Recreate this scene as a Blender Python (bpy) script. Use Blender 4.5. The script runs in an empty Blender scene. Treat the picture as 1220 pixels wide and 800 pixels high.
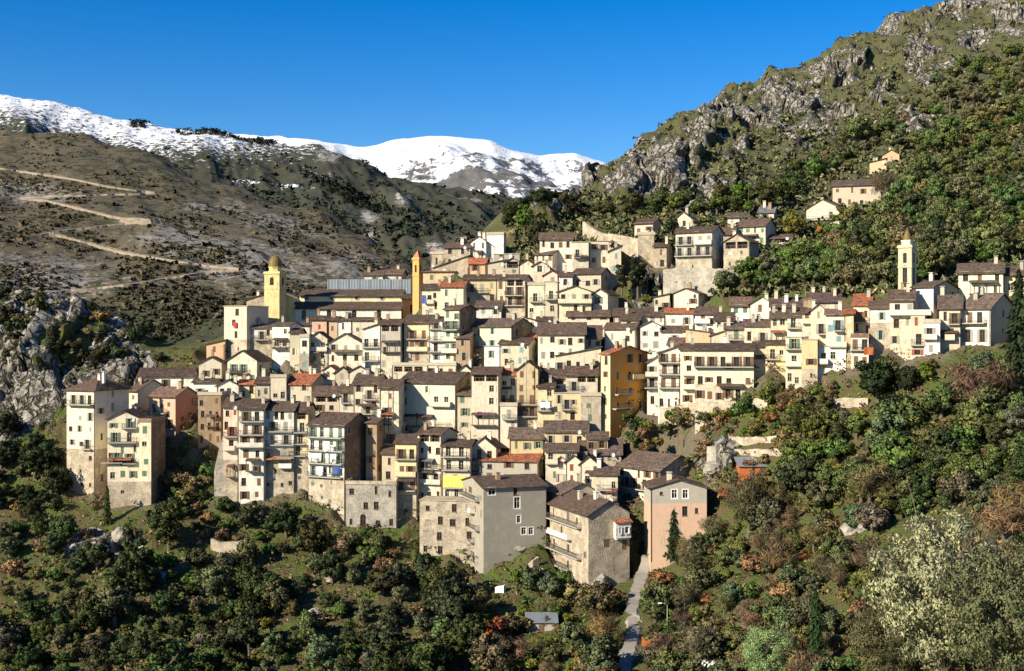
import bpy, bmesh, math, random
import numpy as np
from mathutils import Vector, Matrix
R = math.radians
SC = bpy.context.scene
COL = SC.collection
F = 1464.0            # focal length in pixels of the 1220 px wide photograph
CX, CY = 610.0, 400.0

# ------------------------------------------------------------------ camera, sky, sun, exposure
cam = bpy.data.objects.new('camera', bpy.data.cameras.new('camera'))
COL.objects.link(cam)
cam.location = (0, 0, 0)
cam.rotation_euler = (R(90), 0, 0)
cam.data.sensor_width = 36.0
cam.data.lens = 36.0 * F / 1220.0
cam.data.clip_start = 0.5
cam.data.clip_end = 30000
SC.camera = cam

SUN_AZ, SUN_EL = 232.5, 27.0
world = bpy.data.worlds.new('World')
SC.world = world
world.use_nodes = True
wn = world.node_tree
sky = wn.nodes.new('ShaderNodeTexSky')
sky.sky_type = 'NISHITA'
sky.sun_disc = False
sky.sun_elevation = R(SUN_EL)
sky.sun_rotation = R(SUN_AZ)
sky.altitude = 600
sky.air_density = 1.0
sky.dust_density = 0.15
sky.ozone_density = 3.0
hsv = wn.nodes.new('ShaderNodeHueSaturation')
hsv.inputs['Hue'].default_value = 0.512
hsv.inputs['Saturation'].default_value = 1.5
hsv.inputs['Value'].default_value = 1.38
wn.links.new(sky.outputs[0], hsv.inputs['Color'])
wn.links.new(hsv.outputs[0], wn.nodes['Background'].inputs[0])
wn.nodes['Background'].inputs[1].default_value = 0.056

sun = bpy.data.objects.new('sun', bpy.data.lights.new('sun', 'SUN'))
COL.objects.link(sun)
sun.data.energy = 5.0
sun.data.angle = R(0.5)
sun.data.color = (1.0, 0.90, 0.71)
sd = Vector((math.sin(R(SUN_AZ)) * math.cos(R(SUN_EL)), math.cos(R(SUN_AZ)) * math.cos(R(SUN_EL)), math.sin(R(SUN_EL))))
sun.rotation_euler = (-sd).to_track_quat('-Z', 'Y').to_euler()
SC.view_settings.view_transform = 'Standard'
SC.view_settings.look = 'None'
SC.view_settings.exposure = 0.92
SC.view_settings.gamma = 1.0
SC.cycles.max_bounces = 5
SC.cycles.diffuse_bounces = 1
SC.cycles.transparent_max_bounces = 4

# ------------------------------------------------------------------ noise
def _h(ix, iy, s):
    n = (ix.astype(np.int64) * 374761393 + iy.astype(np.int64) * 668265263 + s * 974634721) & 0x7fffffff
    n = ((n ^ (n >> 13)) * 1274126177) & 0x7fffffff
    return ((n ^ (n >> 16)) & 0xffff) / 65535.0
def vnoise(x, y, s=0):
    x = np.asarray(x, float); y = np.asarray(y, float)
    ix = np.floor(x); iy = np.floor(y)
    fx = x - ix; fy = y - iy
    fx = fx * fx * (3 - 2 * fx); fy = fy * fy * (3 - 2 * fy)
    a = _h(ix, iy, s); b = _h(ix + 1, iy, s); c = _h(ix, iy + 1, s); d = _h(ix + 1, iy + 1, s)
    return (a + (b - a) * fx) * (1 - fy) + (c + (d - c) * fx) * fy * 1.0
def fbm(x, y, s=0, o=4):
    t = 0; a = 0.5; n = 0
    for i in range(o):
        t = t + a * vnoise(x * 2 ** i + 17 * i, y * 2 ** i - 9 * i, s + i); n += a; a *= 0.5
    return t / n
def ridged(x, y, s=0, o=4):
    t = 0; a = 0.5; n = 0
    for i in range(o):
        t = t + a * (1 - np.abs(2 * vnoise(x * 2 ** i + 5 * i, y * 2 ** i + 31 * i, s + i) - 1)); n += a; a *= 0.5
    return t / n

def worley(x, y, s=0):
    """cell value, tilt x, tilt y, distance to the border between cells"""
    ix = np.floor(x); iy = np.floor(y); d1 = np.full(x.shape, 9.0); d2 = d1.copy(); v = np.zeros(x.shape); tx = v.copy(); ty = v.copy()
    for i in (-1, 0, 1):
        for j in (-1, 0, 1):
            cx, cy = ix + i, iy + j
            px = cx + _h(cx, cy, s); py = cy + _h(cx, cy, s + 1); d = np.hypot(x - px, y - py); m = d < d1
            d2 = np.where(m, d1, np.minimum(d2, d)); d1 = np.where(m, d, d1)
            v = np.where(m, _h(cx, cy, s + 2), v); tx = np.where(m, (x - px) * (_h(cx, cy, s + 3) - .5), tx); ty = np.where(m, (y - py) * (_h(cx, cy, s + 4) - .5), ty)
    return v, tx, ty, d2 - d1

# ------------------------------------------------------------------ materials (procedural)
def newmat(name):
    m = bpy.data.materials.new(name); m.use_nodes = True
    nt = m.node_tree; b = nt.nodes['Principled BSDF']
    b.inputs['Roughness'].default_value = 0.9
    b.inputs['Specular IOR Level'].default_value = 0.2
    return m, nt, b
def nd(nt, typ, **kw):
    n = nt.nodes.new(typ)
    for k, v in kw.items():
        if k in n.inputs: n.inputs[k].default_value = v
        else: setattr(n, k, v)
    return n
def mix(nt, fac, a, b, blend='MIX'):
    n = nt.nodes.new('ShaderNodeMix'); n.data_type = 'RGBA'; n.blend_type = blend
    for i, v in ((0, fac), (6, a), (7, b)):
        if isinstance(v, bpy.types.NodeSocket): nt.links.new(v, n.inputs[i])
        elif i == 0: n.inputs[0].default_value = v
        else: n.inputs[i].default_value = (*v, 1)
    return n.outputs[2]
def ramp(nt, fac, p0, p1):
    n = nt.nodes.new('ShaderNodeMapRange'); n.interpolation_type = 'SMOOTHSTEP'
    nt.links.new(fac, n.inputs[0]); n.inputs[1].default_value = p0; n.inputs[2].default_value = p1
    return n.outputs[0]
def math_(nt, op, a, b):
    n = nt.nodes.new('ShaderNodeMath'); n.operation = op
    for i, v in ((0, a), (1, b)):
        if isinstance(v, bpy.types.NodeSocket): nt.links.new(v, n.inputs[i])
        else: n.inputs[i].default_value = v
    return n.outputs[0]
def pos(nt, scale=(1, 1, 1)):
    g = nt.nodes.new('ShaderNodeNewGeometry'); m = nt.nodes.new('ShaderNodeMapping')
    nt.links.new(g.outputs['Position'], m.inputs[0]); m.inputs['Scale'].default_value = scale
    return m.outputs[0]
def noise(nt, vec, scale, detail=4, rough=0.6):
    n = nd(nt, 'ShaderNodeTexNoise', Scale=scale, Detail=detail, Roughness=rough)
    nt.links.new(vec, n.inputs['Vector']); return n.outputs['Fac']
def bump(nt, b, h, strength, dist):
    n = nd(nt, 'ShaderNodeBump', Strength=strength, Distance=dist)
    nt.links.new(h, n.inputs['Height']); nt.links.new(n.outputs[0], b.inputs['Normal'])
def attr(nt, name):
    n = nt.nodes.new('ShaderNodeAttribute'); n.attribute_name = name; return n.outputs['Fac']

def mat_plaster():
    m, nt, b = newmat('plaster')
    o = nt.nodes.new('ShaderNodeObjectInfo')
    p = pos(nt)
    big = noise(nt, p, 0.45, 5, 0.65); fine = noise(nt, p, 3.5, 3)
    streak = noise(nt, pos(nt, (1.3, 1.3, 0.22)), 1.0, 4, 0.7)
    dirt = mix(nt, ramp(nt, big, 0.46, 0.68), o.outputs['Color'], (0.40, 0.34, 0.25))
    c = mix(nt, 0.42, o.outputs['Color'], dirt)
    st = mix(nt, ramp(nt, streak, 0.54, 0.72), c, (0.27, 0.22, 0.16)); c = mix(nt, 0.55, c, st)
    # patches where the render has fallen off and the stone shows
    worn = math_(nt, 'MULTIPLY', o.outputs['Random'], 0.10)
    c = mix(nt, math_(nt, 'MULTIPLY', ramp(nt, math_(nt, 'ADD', noise(nt, p, 0.8, 6, 0.72), worn), 0.60, 0.68), 0.55), c, (0.33, 0.275, 0.205))
    c = mix(nt, math_(nt, 'MULTIPLY', ramp(nt, math_(nt, 'ADD', noise(nt, pos(nt, (2.2, 2.2, .35)), 1.4, 5, 0.75), worn), 0.61, 0.76), 0.55), c, (0.17, 0.14, 0.105))
    c = mix(nt, 0.22, c, mix(nt, fine, (0.12, 0.10, 0.08), (1, 1, 1)), 'OVERLAY')
    nt.links.new(c, b.inputs['Base Color']); bump(nt, b, fine, 0.35, 0.05)
    return m
def mat_stone(name, c1, c2, c3, sc=2.2):
    m, nt, b = newmat(name)
    o = nt.nodes.new('ShaderNodeObjectInfo')
    p = pos(nt, (1, 1, 1.6))
    v = nd(nt, 'ShaderNodeTexVoronoi', Scale=sc); nt.links.new(p, v.inputs['Vector'])
    e = nd(nt, 'ShaderNodeTexVoronoi', Scale=sc); e.feature = 'DISTANCE_TO_EDGE'; nt.links.new(p, e.inputs['Vector'])
    sep = nt.nodes.new('ShaderNodeSeparateColor'); nt.links.new(v.outputs['Color'], sep.inputs[0])
    c = mix(nt, sep.outputs[0], c1, c2)
    c = mix(nt, ramp(nt, noise(nt, pos(nt), 0.5, 5), 0.42, 0.66), c, c3)
    c = mix(nt, ramp(nt, e.outputs['Distance'], 0.06, 0.0), c, (0.24, 0.20, 0.15))
    c = mix(nt, ramp(nt, noise(nt, pos(nt, (1.2, 1.2, 0.25)), 0.9, 4, .7), 0.55, 0.75), c, (0.16, 0.14, 0.11))
    nt.links.new(c, b.inputs['Base Color'])
    bump(nt, b, e.outputs['Distance'], 0.8, 0.12)
    return m
def mat_roof():
    m, nt, b = newmat('roof_covering')
    o = nt.nodes.new('ShaderNodeObjectInfo'); p = pos(nt)
    v = nd(nt, 'ShaderNodeTexVoronoi', Scale=2.4); nt.links.new(pos(nt, (1, 1, 2)), v.inputs['Vector'])
    sep = nt.nodes.new('ShaderNodeSeparateColor'); nt.links.new(v.outputs['Color'], sep.inputs[0])
    c = mix(nt, 0.55, o.outputs['Color'], mix(nt, sep.outputs[1], (0.1, 0.1, 0.1), (1, 1, 1)), 'OVERLAY')
    c = mix(nt, ramp(nt, noise(nt, p, 0.7, 5), 0.5, 0.72), c, (0.105, 0.08, 0.065))
    c = mix(nt, ramp(nt, noise(nt, p, 1.7, 4), 0.55, 0.7), c, (0.03, 0.025, 0.024))
    nt.links.new(c, b.inputs['Base Color']); b.inputs['Roughness'].default_value = 0.85
    bump(nt, b, sep.outputs[0], 0.7, 0.1)
    return m
def mat_flat(name, c, rough=0.7, var=0.15, metal=0, sc=3.0):
    m, nt, b = newmat(name)
    n = noise(nt, pos(nt), sc, 4)
    nt.links.new(mix(nt, n, [x * (1 - var) for x in c], [min(1, x * (1 + var)) for x in c]), b.inputs['Base Color'])
    b.inputs['Roughness'].default_value = rough; b.inputs['Metallic'].default_value = metal
    return m
def mat_leaf():
    m, nt, b = newmat('leaves')
    o = nt.nodes.new('ShaderNodeObjectInfo')
    r = attr(nt, 'rnd')
    c = mix(nt, ramp(nt, r, 0.0, 1.0), (0.5, 0.55, 0.5), (1.8, 1.7, 1.5))
    c = mix(nt, 1.0, o.outputs['Color'], c, 'MULTIPLY')
    c = mix(nt, math_(nt, 'MULTIPLY', o.outputs['Random'], 0.22), c, mix(nt, 1.0, c, (1.22, 1.1, 0.7), 'MULTIPLY'))
    nt.links.new(c, b.inputs['Base Color']); b.inputs['Roughness'].default_value = 0.75
    t = nt.nodes.new('ShaderNodeBsdfTranslucent'); nt.links.new(c, t.inputs[0])
    a = nt.nodes.new('ShaderNodeMixShader'); a.inputs[0].default_value = 0.22
    nt.links.new(b.outputs[0], a.inputs[1]); nt.links.new(t.outputs[0], a.inputs[2])
    nt.links.new(a.outputs[0], nt.nodes['Material Output'].inputs[0])
    return m
def mat_shrub(name='shrub_leaves'):
    # leaf colour from a per-face colour attribute of the joined shrub masses
    m, nt, b = newmat(name)
    n = nt.nodes.new('ShaderNodeAttribute'); n.attribute_name = 'col'
    c = mix(nt, noise(nt, pos(nt), 0.25, 3), [0.7] * 3, [1.3] * 3)
    nt.links.new(mix(nt, 1.0, n.outputs['Color'], c, 'MULTIPLY'), b.inputs['Base Color'])
    return m
def slope(nt):
    g = nt.nodes.new('ShaderNodeNewGeometry'); s = nt.nodes.new('ShaderNodeSeparateXYZ')
    nt.links.new(g.outputs['Normal'], s.inputs[0]); return s.outputs[2]
def mat_hillside():
    m, nt, b = newmat('hillside_ground')
    p = pos(nt)
    n1 = noise(nt, p, 0.06, 6, 0.65); n2 = noise(nt, p, 0.35, 5, 0.7); n3 = noise(nt, p, 1.6, 4, 0.7)
    grass = mix(nt, n3, (0.04, 0.06, 0.014), (0.115, 0.15, 0.03))
    dry = mix(nt, n3, (0.055, 0.042, 0.02), (0.15, 0.11, 0.055))
    c = mix(nt, ramp(nt, n2, 0.42, 0.58), grass, dry)
    c = mix(nt, ramp(nt, n1, 0.60, 0.70), c, (0.23, 0.18, 0.12))
    rc = mix(nt, ramp(nt, noise(nt, pos(nt, (1, 1, .6)), 0.5, 6, .75), 0.38, 0.66), (0.14, 0.127, 0.105), (0.47, 0.44, 0.385))
    rc = mix(nt, ramp(nt, noise(nt, p, 0.13, 4), 0.6, 0.75), rc, (0.27, 0.20, 0.125))
    fv = nd(nt, 'ShaderNodeTexVoronoi', Scale=0.33); fv.feature = 'DISTANCE_TO_EDGE'
    wp = nt.nodes.new('ShaderNodeVectorMath'); wp.operation = 'MULTIPLY_ADD'; nz_ = nd(nt, 'ShaderNodeTexNoise', Scale=0.4, Detail=4); nt.links.new(p, nz_.inputs['Vector'])
    nt.links.new(nz_.outputs['Color'], wp.inputs[0]); wp.inputs[1].default_value = (4, 4, 4); nt.links.new(pos(nt, (1, 1, .45)), wp.inputs[2]); nt.links.new(wp.outputs[0], fv.inputs['Vector'])
    crk = ramp(nt, fv.outputs['Distance'], 0.0, 0.16); rc = mix(nt, crk, (0.06, 0.055, 0.035), rc)
    veg = mix(nt, n3, (0.045, 0.05, 0.02), (0.14, 0.13, 0.065))
    rk = ramp(nt, math_(nt, 'ADD', attr(nt, 'rock'), math_(nt, 'MULTIPLY', math_(nt, 'SUBTRACT', n2, 0.5), 1.3)), 0.42, 0.55)
    c = mix(nt, math_(nt, 'MULTIPLY', attr(nt, 'scrub'), ramp(nt, n2, 0.3, 0.5)), c, veg)
    c = mix(nt, rk, c, rc)
    tc = mix(nt, n3, (0.10, 0.08, 0.055), (0.22, 0.18, 0.13))
    c = mix(nt, attr(nt, 'town'), c, tc)
    nt.links.new(c, b.inputs['Base Color'])
    bump(nt, b, math_(nt, 'ADD', math_(nt, 'ADD', n2, n3), math_(nt, 'MULTIPLY', math_(nt, 'MULTIPLY', crk, rk), 1.5)), 0.9, 0.9)
    return m
def mat_far():
    m, nt, b = newmat('far_slope_ground')
    p = pos(nt)
    n1 = noise(nt, p, 0.009, 6, 0.65); n2 = noise(nt, p, 0.035, 6, 0.72); n3 = noise(nt, p, 0.22, 5, 0.75)
    brown = mix(nt, n3, (0.06, 0.05, 0.03), (0.125, 0.102, 0.065))
    scree = mix(nt, n3, (0.12, 0.112, 0.10), (0.26, 0.245, 0.225))
    c = mix(nt, ramp(nt, math_(nt, 'ADD', math_(nt, 'ADD', attr(nt, 'scree'), math_(nt, 'MULTIPLY', math_(nt, 'SUBTRACT', n3, 0.5), 1.6)), math_(nt, 'SUBTRACT', n2, 0.52)), 0.44, 0.58), brown, scree)
    dark = mix(nt, n3, (0.02, 0.026, 0.012), (0.065, 0.06, 0.03))
    c = mix(nt, ramp(nt, math_(nt, 'ADD', noise(nt, p, 0.07, 4, .7), math_(nt, 'MULTIPLY', attr(nt, 'scree'), -0.06)), 0.50, 0.56), c, dark)
    c = mix(nt, attr(nt, 'wood'), c, mix(nt, n2, (0.018, 0.026, 0.012), (0.06, 0.065, 0.026)))
    nt.links.new(c, b.inputs['Base Color'])
    bump(nt, b, math_(nt, 'ADD', n2, math_(nt, 'MULTIPLY', n3, .3)), 0.7, 3.0)
    return m
def mat_ridge():
    m, nt, b = newmat('high_ridge_ground')
    p = pos(nt)
    n2 = noise(nt, p, 0.012, 6, 0.72); n3 = noise(nt, pos(nt, (1, 1, 1.8)), 0.085, 6, 0.8)
    c = mix(nt, n3, (0.014, 0.022, 0.014), (0.07, 0.064, 0.042))
    c = mix(nt, ramp(nt, math_(nt, 'ADD', attr(nt, 'rock'), math_(nt, 'SUBTRACT', n3, 0.5)), 0.45, 0.6), c, (0.27, 0.255, 0.235))
    sn = ramp(nt, math_(nt, 'ADD', attr(nt, 'snow'), math_(nt, 'MULTIPLY', math_(nt, 'SUBTRACT', n3, 0.5), 2.2)), 0.46, 0.52)
    c = mix(nt, sn, c, (0.64, 0.67, 0.72))
    nt.links.new(c, b.inputs['Base Color'])
    bump(nt, b, n2, 0.6, 10)
    return m
def mat_snow():
    m, nt, b = newmat('snow_mountain_ground')
    p = pos(nt)
    n3 = noise(nt, pos(nt, (1, .6, 1.6)), 0.02, 7, 0.8)
    sn = ramp(nt, math_(nt, 'ADD', attr(nt, 'snow'), math_(nt, 'MULTIPLY', math_(nt, 'SUBTRACT', n3, 0.5), 1.9)), 0.42, 0.5)
    c = mix(nt, sn, mix(nt, n3, (0.035, 0.037, 0.04), (0.17, 0.165, 0.16)), (0.66, 0.695, 0.75))
    nt.links.new(c, b.inputs['Base Color']); bump(nt, b, n3, 0.5, 20)
    return m

M = {}
M['plaster'] = mat_plaster()
M['stone'] = mat_stone('rubble_stone', (0.40, 0.335, 0.245), (0.25, 0.205, 0.15), (0.50, 0.42, 0.31))
M['greystone'] = mat_stone('grey_stone', (0.33, 0.305, 0.26), (0.19, 0.175, 0.15), (0.40, 0.365, 0.30))
M['roof'] = mat_roof()
M['pane'] = mat_flat('window_glass', (0.018, 0.018, 0.02), 0.15, 0.1)
M['frame_white'] = mat_flat('white_joinery', (0.40, 0.37, 0.31), 0.6)
M['frame_brown'] = mat_flat('brown_joinery', (0.12, 0.075, 0.045), 0.6)
M['green'] = mat_flat('green_shutters', (0.10, 0.16, 0.10), 0.6)
M['bluegreen'] = mat_flat('blue_green_shutters', (0.16, 0.27, 0.27), 0.6)
M['brown'] = mat_flat('brown_shutters', (0.15, 0.085, 0.05), 0.6)
M['red'] = mat_flat('red_brown_shutters', (0.25, 0.075, 0.045), 0.6)
M['greysh'] = mat_flat('grey_shutters', (0.27, 0.25, 0.21), 0.6)
M['cream'] = mat_flat('cream_blinds', (0.55, 0.5, 0.38), 0.7)
M['concrete'] = mat_flat('concrete', (0.33, 0.305, 0.26), 0.9, 0.3, 0, 1.2)
M['rail'] = mat_flat('iron_railing', (0.07, 0.065, 0.06), 0.5)
M['whitewash'] = mat_flat('whitewash', (0.72, 0.7, 0.64), 0.8, 0.12)
M['wood'] = mat_flat('old_timber', (0.13, 0.085, 0.05), 0.8, 0.3)
M['bark'] = mat_flat('bark', (0.11, 0.085, 0.06), 0.9, 0.3)
M['yellowcloth'] = mat_flat('yellow_cloth', (0.75, 0.6, 0.12), 0.8)
M['whitecloth'] = mat_flat('white_cloth', (0.78, 0.78, 0.78), 0.8, .05)
M['bluecloth'] = mat_flat('blue_cloth', (0.06, 0.1, 0.3), 0.8)
M['redcloth'] = mat_flat('red_cloth', (0.55, 0.04, 0.05), 0.8)
M['tin'] = mat_flat('tin_sheet', (0.27, 0.30, 0.32), 0.35, 0.2, 0.4, 0.8)
M['gold'] = mat_flat('glazed_dome_tiles', (0.15, 0.105, 0.03), 0.5, 0.4, 0, 1.6)
M['terra'] = mat_flat('terracotta', (0.42, 0.17, 0.08), 0.8, 0.25)
M['rusty'] = mat_flat('rusty_box', (0.38, 0.12, 0.04), 0.8, 0.25)
M['leaf'] = mat_leaf()
M['shrub'] = mat_shrub()
M['road'] = mat_flat('dirt_road', (0.235, 0.19, 0.14), 0.95, 0.3, 0, 0.2)
M['lane'] = mat_flat('lane_concrete', (0.24, 0.215, 0.185), 0.95, 0.25, 0, 0.6)
M['limestone'] = mat_stone('limestone', (0.30, 0.275, 0.23), (0.17, 0.155, 0.13), (0.38, 0.35, 0.29), 0.9)

# ------------------------------------------------------------------ mesh helpers
class MB:
    def __init__(s): s.v = []; s.f = []; s.m = []
    def poly(s, pts, m=0):
        n = len(s.v); s.v.extend([tuple(p) for p in pts]); s.f.append(tuple(range(n, n + len(pts)))); s.m.append(m)
    def box(s, a, b, m=0):
        x0, y0, z0 = a; x1, y1, z1 = b
        n = len(s.v)
        s.v += [(x0, y0, z0), (x1, y0, z0), (x1, y1, z0), (x0, y1, z0), (x0, y0, z1), (x1, y0, z1), (x1, y1, z1), (x0, y1, z1)]
        for q in ((0, 3, 2, 1), (4, 5, 6, 7), (0, 1, 5, 4), (1, 2, 6, 5), (2, 3, 7, 6), (3, 0, 4, 7)):
            s.f.append(tuple(n + i for i in q)); s.m.append(m)
    def prism(s, top, t, m=0):
        n = len(s.v); k = len(top)
        s.v += [tuple(p) for p in top] + [(p[0], p[1], p[2] - t) for p in top]
        s.f.append(tuple(range(n, n + k))); s.m.append(m)
        s.f.append(tuple(range(n + 2 * k - 1, n + k - 1, -1))); s.m.append(m)
        for i in range(k):
            j = (i + 1) % k
            s.f.append((n + i, n + k + i, n + k + j, n + j)); s.m.append(m)
    def tube(s, pts, rad, sides=6, m=0):
        n0 = len(s.v)
        for i, p in enumerate(pts):
            p = Vector(p); d = (Vector(pts[min(i + 1, len(pts) - 1)]) - Vector(pts[max(i - 1, 0)])).normalized()
            a = d.orthogonal().normalized(); b = d.cross(a)
            for k in range(sides):
                t = 2 * math.pi * k / sides
                s.v.append(tuple(p + (a * math.cos(t) + b * math.sin(t)) * rad[i]))
        for i in range(len(pts) - 1):
            for k in range(sides):
                k2 = (k + 1) % sides
                s.f.append((n0 + i * sides + k, n0 + i * sides + k2, n0 + (i + 1) * sides + k2, n0 + (i + 1) * sides + k)); s.m.append(m)
        s.f.append(tuple(n0 + (len(pts) - 1) * sides + k for k in range(sides))); s.m.append(m)
    def lathe(s, prof, seg=20, m=0, c=(0, 0)):
        n0 = len(s.v)
        for r, z in prof:
            for k in range(seg):
                t = 2 * math.pi * k / seg; s.v.append((c[0] + r * math.cos(t), c[1] + r * math.sin(t), z))
        for i in range(len(prof) - 1):
            for k in range(seg):
                k2 = (k + 1) % seg
                s.f.append((n0 + i * seg + k, n0 + i * seg + k2, n0 + (i + 1) * seg + k2, n0 + (i + 1) * seg + k)); s.m.append(m)
    def mesh(s, name, mats):
        me = bpy.data.meshes.new(name); me.from_pydata(s.v, [], s.f)
        for m in mats: me.materials.append(m)
        if len(mats) > 1: me.polygons.foreach_set('material_index', s.m)
        me.update(); return me
    def obj(s, name, mats, parent=None, loc=(0, 0, 0), color=None):
        return link(name, s.mesh(name, mats if isinstance(mats, (list, tuple)) else [mats]), parent, loc, color)
def link(name, me, parent=None, loc=(0, 0, 0), color=None, rz=0):
    o = bpy.data.objects.new(name, me); COL.objects.link(o)
    o.location = loc; o.rotation_euler = (0, 0, rz)
    if parent is not None: o.parent = parent
    if color: o.color = (*color, 1)
    return o
def tag(o, label, cat, group=None):
    o['label'] = label; o['category'] = cat
    if group: o['group'] = group
    return o
def thing(name, label, cat, loc, rz=0, group=None):
    o = bpy.data.objects.new(name, None); COL.objects.link(o)
    o.location = loc; o.rotation_euler = (0, 0, rz); o.empty_display_size = 0.5
    return tag(o, label, cat, group)
def np_mesh(name, V, Q, mat, smooth=True, attrs=None, fattr=None, nrm=None):
    me = bpy.data.meshes.new(name); k = Q.shape[1]
    me.vertices.add(len(V)); me.vertices.foreach_set('co', V.astype(np.float32).ravel())
    me.loops.add(Q.size); me.loops.foreach_set('vertex_index', Q.astype(np.int32).ravel())
    me.polygons.add(len(Q)); me.polygons.foreach_set('loop_start', np.arange(0, Q.size, k, dtype=np.int32))
    me.update(calc_edges=True)
    if smooth: me.polygons.foreach_set('use_smooth', np.ones(len(Q), bool))
    for n, a in (attrs or {}).items():
        t = me.attributes.new(n, 'FLOAT', 'POINT'); t.data.foreach_set('value', a.astype(np.float32).ravel())
    for n, a in (fattr or {}).items():
        if a.ndim == 1:
            t = me.attributes.new(n, 'FLOAT', 'FACE'); t.data.foreach_set('value', a.astype(np.float32))
        else:
            t = me.attributes.new(n, 'FLOAT_COLOR', 'FACE'); t.data.foreach_set('color', np.c_[a, np.ones(len(a))].astype(np.float32).ravel())
    me.materials.append(mat)
    if nrm is not None:
        fn_ = np.zeros(len(Q) * 3, np.float32); me.polygons.foreach_get('normal', fn_); bad = (fn_.reshape(-1, 3) * nrm[Q[:, 0]]).sum(1) < 0
        Q2 = Q.copy(); Q2[bad] = Q2[bad][:, ::-1]; me.loops.foreach_set('vertex_index', Q2.astype(np.int32).ravel()); me.update(); me.polygons.foreach_set('use_smooth', np.ones(len(Q), bool)); me.normals_split_custom_set_from_vertices(nrm.tolist())
    return me

# ------------------------------------------------------------------ terrain sheets
class Sheet:
    """A hillside given by profiles: per column (azimuth) a list of (elevation reading, distance)."""
    def __init__(s, cols, ys, ustep=3, near=True, smooth=9, back=((60, -25), (300, -120), (800, -300)), wob=None):
        us = sorted(cols); s.y = np.array(ys, float)
        s.u = np.arange(us[0], us[-1] + 1, ustep, dtype=float)
        Z = []
        for u in us:
            pts = [(Y, (CY - py) / F * Y) for py, Y in cols[u]]
            if near: pts = [(20, -9), (45, -34), (90, -60), (pts[0][0] - 35, pts[0][1] - 3)] + pts
            yc, zc = pts[-1]
            pts += [(yc + a, zc + b) for a, b in back]
            Z.append(np.interp(s.y, [p[0] for p in pts], [p[1] for p in pts]))
        Z = np.array(Z)
        T = np.array([np.interp(s.u, us, Z[:, j]) for j in range(len(s.y))]).T
        k = np.hanning(smooth + 2)[1:-1]; k /= k.sum(); h = smooth // 2
        P = np.pad(T, ((h, h), (0, 0)), mode='edge')
        s.Z = sum(k[i] * P[i:i + len(s.u)] for i in range(smooth))
        s.U, s.Y = np.meshgrid(s.u, s.y, indexing='ij')
        s.X = (s.U - CX) / F * s.Y
    def py(s): return CY - F * s.Z / s.Y
    def z(s, x, y):
        u = CX + x * F / max(y, 5.0)
        i = min(max((u - s.u[0]) / (s.u[1] - s.u[0]), 0), len(s.u) - 1.001); i0 = int(i); fi = i - i0
        j0 = min(max(int(np.searchsorted(s.y, y)) - 1, 0), len(s.y) - 2)
        fj = min(max((y - s.y[j0]) / (s.y[j0 + 1] - s.y[j0]), 0), 1)
        a = s.Z[i0, j0] * (1 - fi) + s.Z[i0 + 1, j0] * fi; b = s.Z[i0, j0 + 1] * (1 - fi) + s.Z[i0 + 1, j0 + 1] * fi
        return a * (1 - fj) + b * fj
    def at(s, px, py, ymin=60):
        i = min(max((px - s.u[0]) / (s.u[1] - s.u[0]), 0), len(s.u) - 1.001); i0 = int(i); fi = i - i0
        zc = s.Z[i0] * (1 - fi) + s.Z[i0 + 1] * fi
        p = CY - F * zc / s.y
        ok = np.where((p <= py) & (s.y > ymin))[0]
        if len(ok) == 0:
            j = int(np.argmin(p)); Y = s.y[j]
        else:
            j = ok[0]
            if j == 0 or p[j - 1] <= py: Y = s.y[j]
            else: Y = s.y[j - 1] + (s.y[j] - s.y[j - 1]) * (p[j - 1] - py) / (p[j - 1] - p[j])
        return Vector(((px - CX) / F * Y, Y, float(np.interp(Y, s.y, zc))))
    def build(s, name, mat, P=None, attrs=None):
        n, m = s.Z.shape
        V = np.stack([s.X, s.Y, s.Z], -1) if P is None else P
        I = np.arange(n * m).reshape(n, m)
        Q = np.stack([I[:-1, :-1], I[1:, :-1], I[1:, 1:], I[:-1, 1:]], -1).reshape(-1, 4)
        me = np_mesh(name, V.reshape(-1, 3), Q, mat, True, attrs)
        o = link(name, me); o['kind'] = 'structure'; return o

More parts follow.
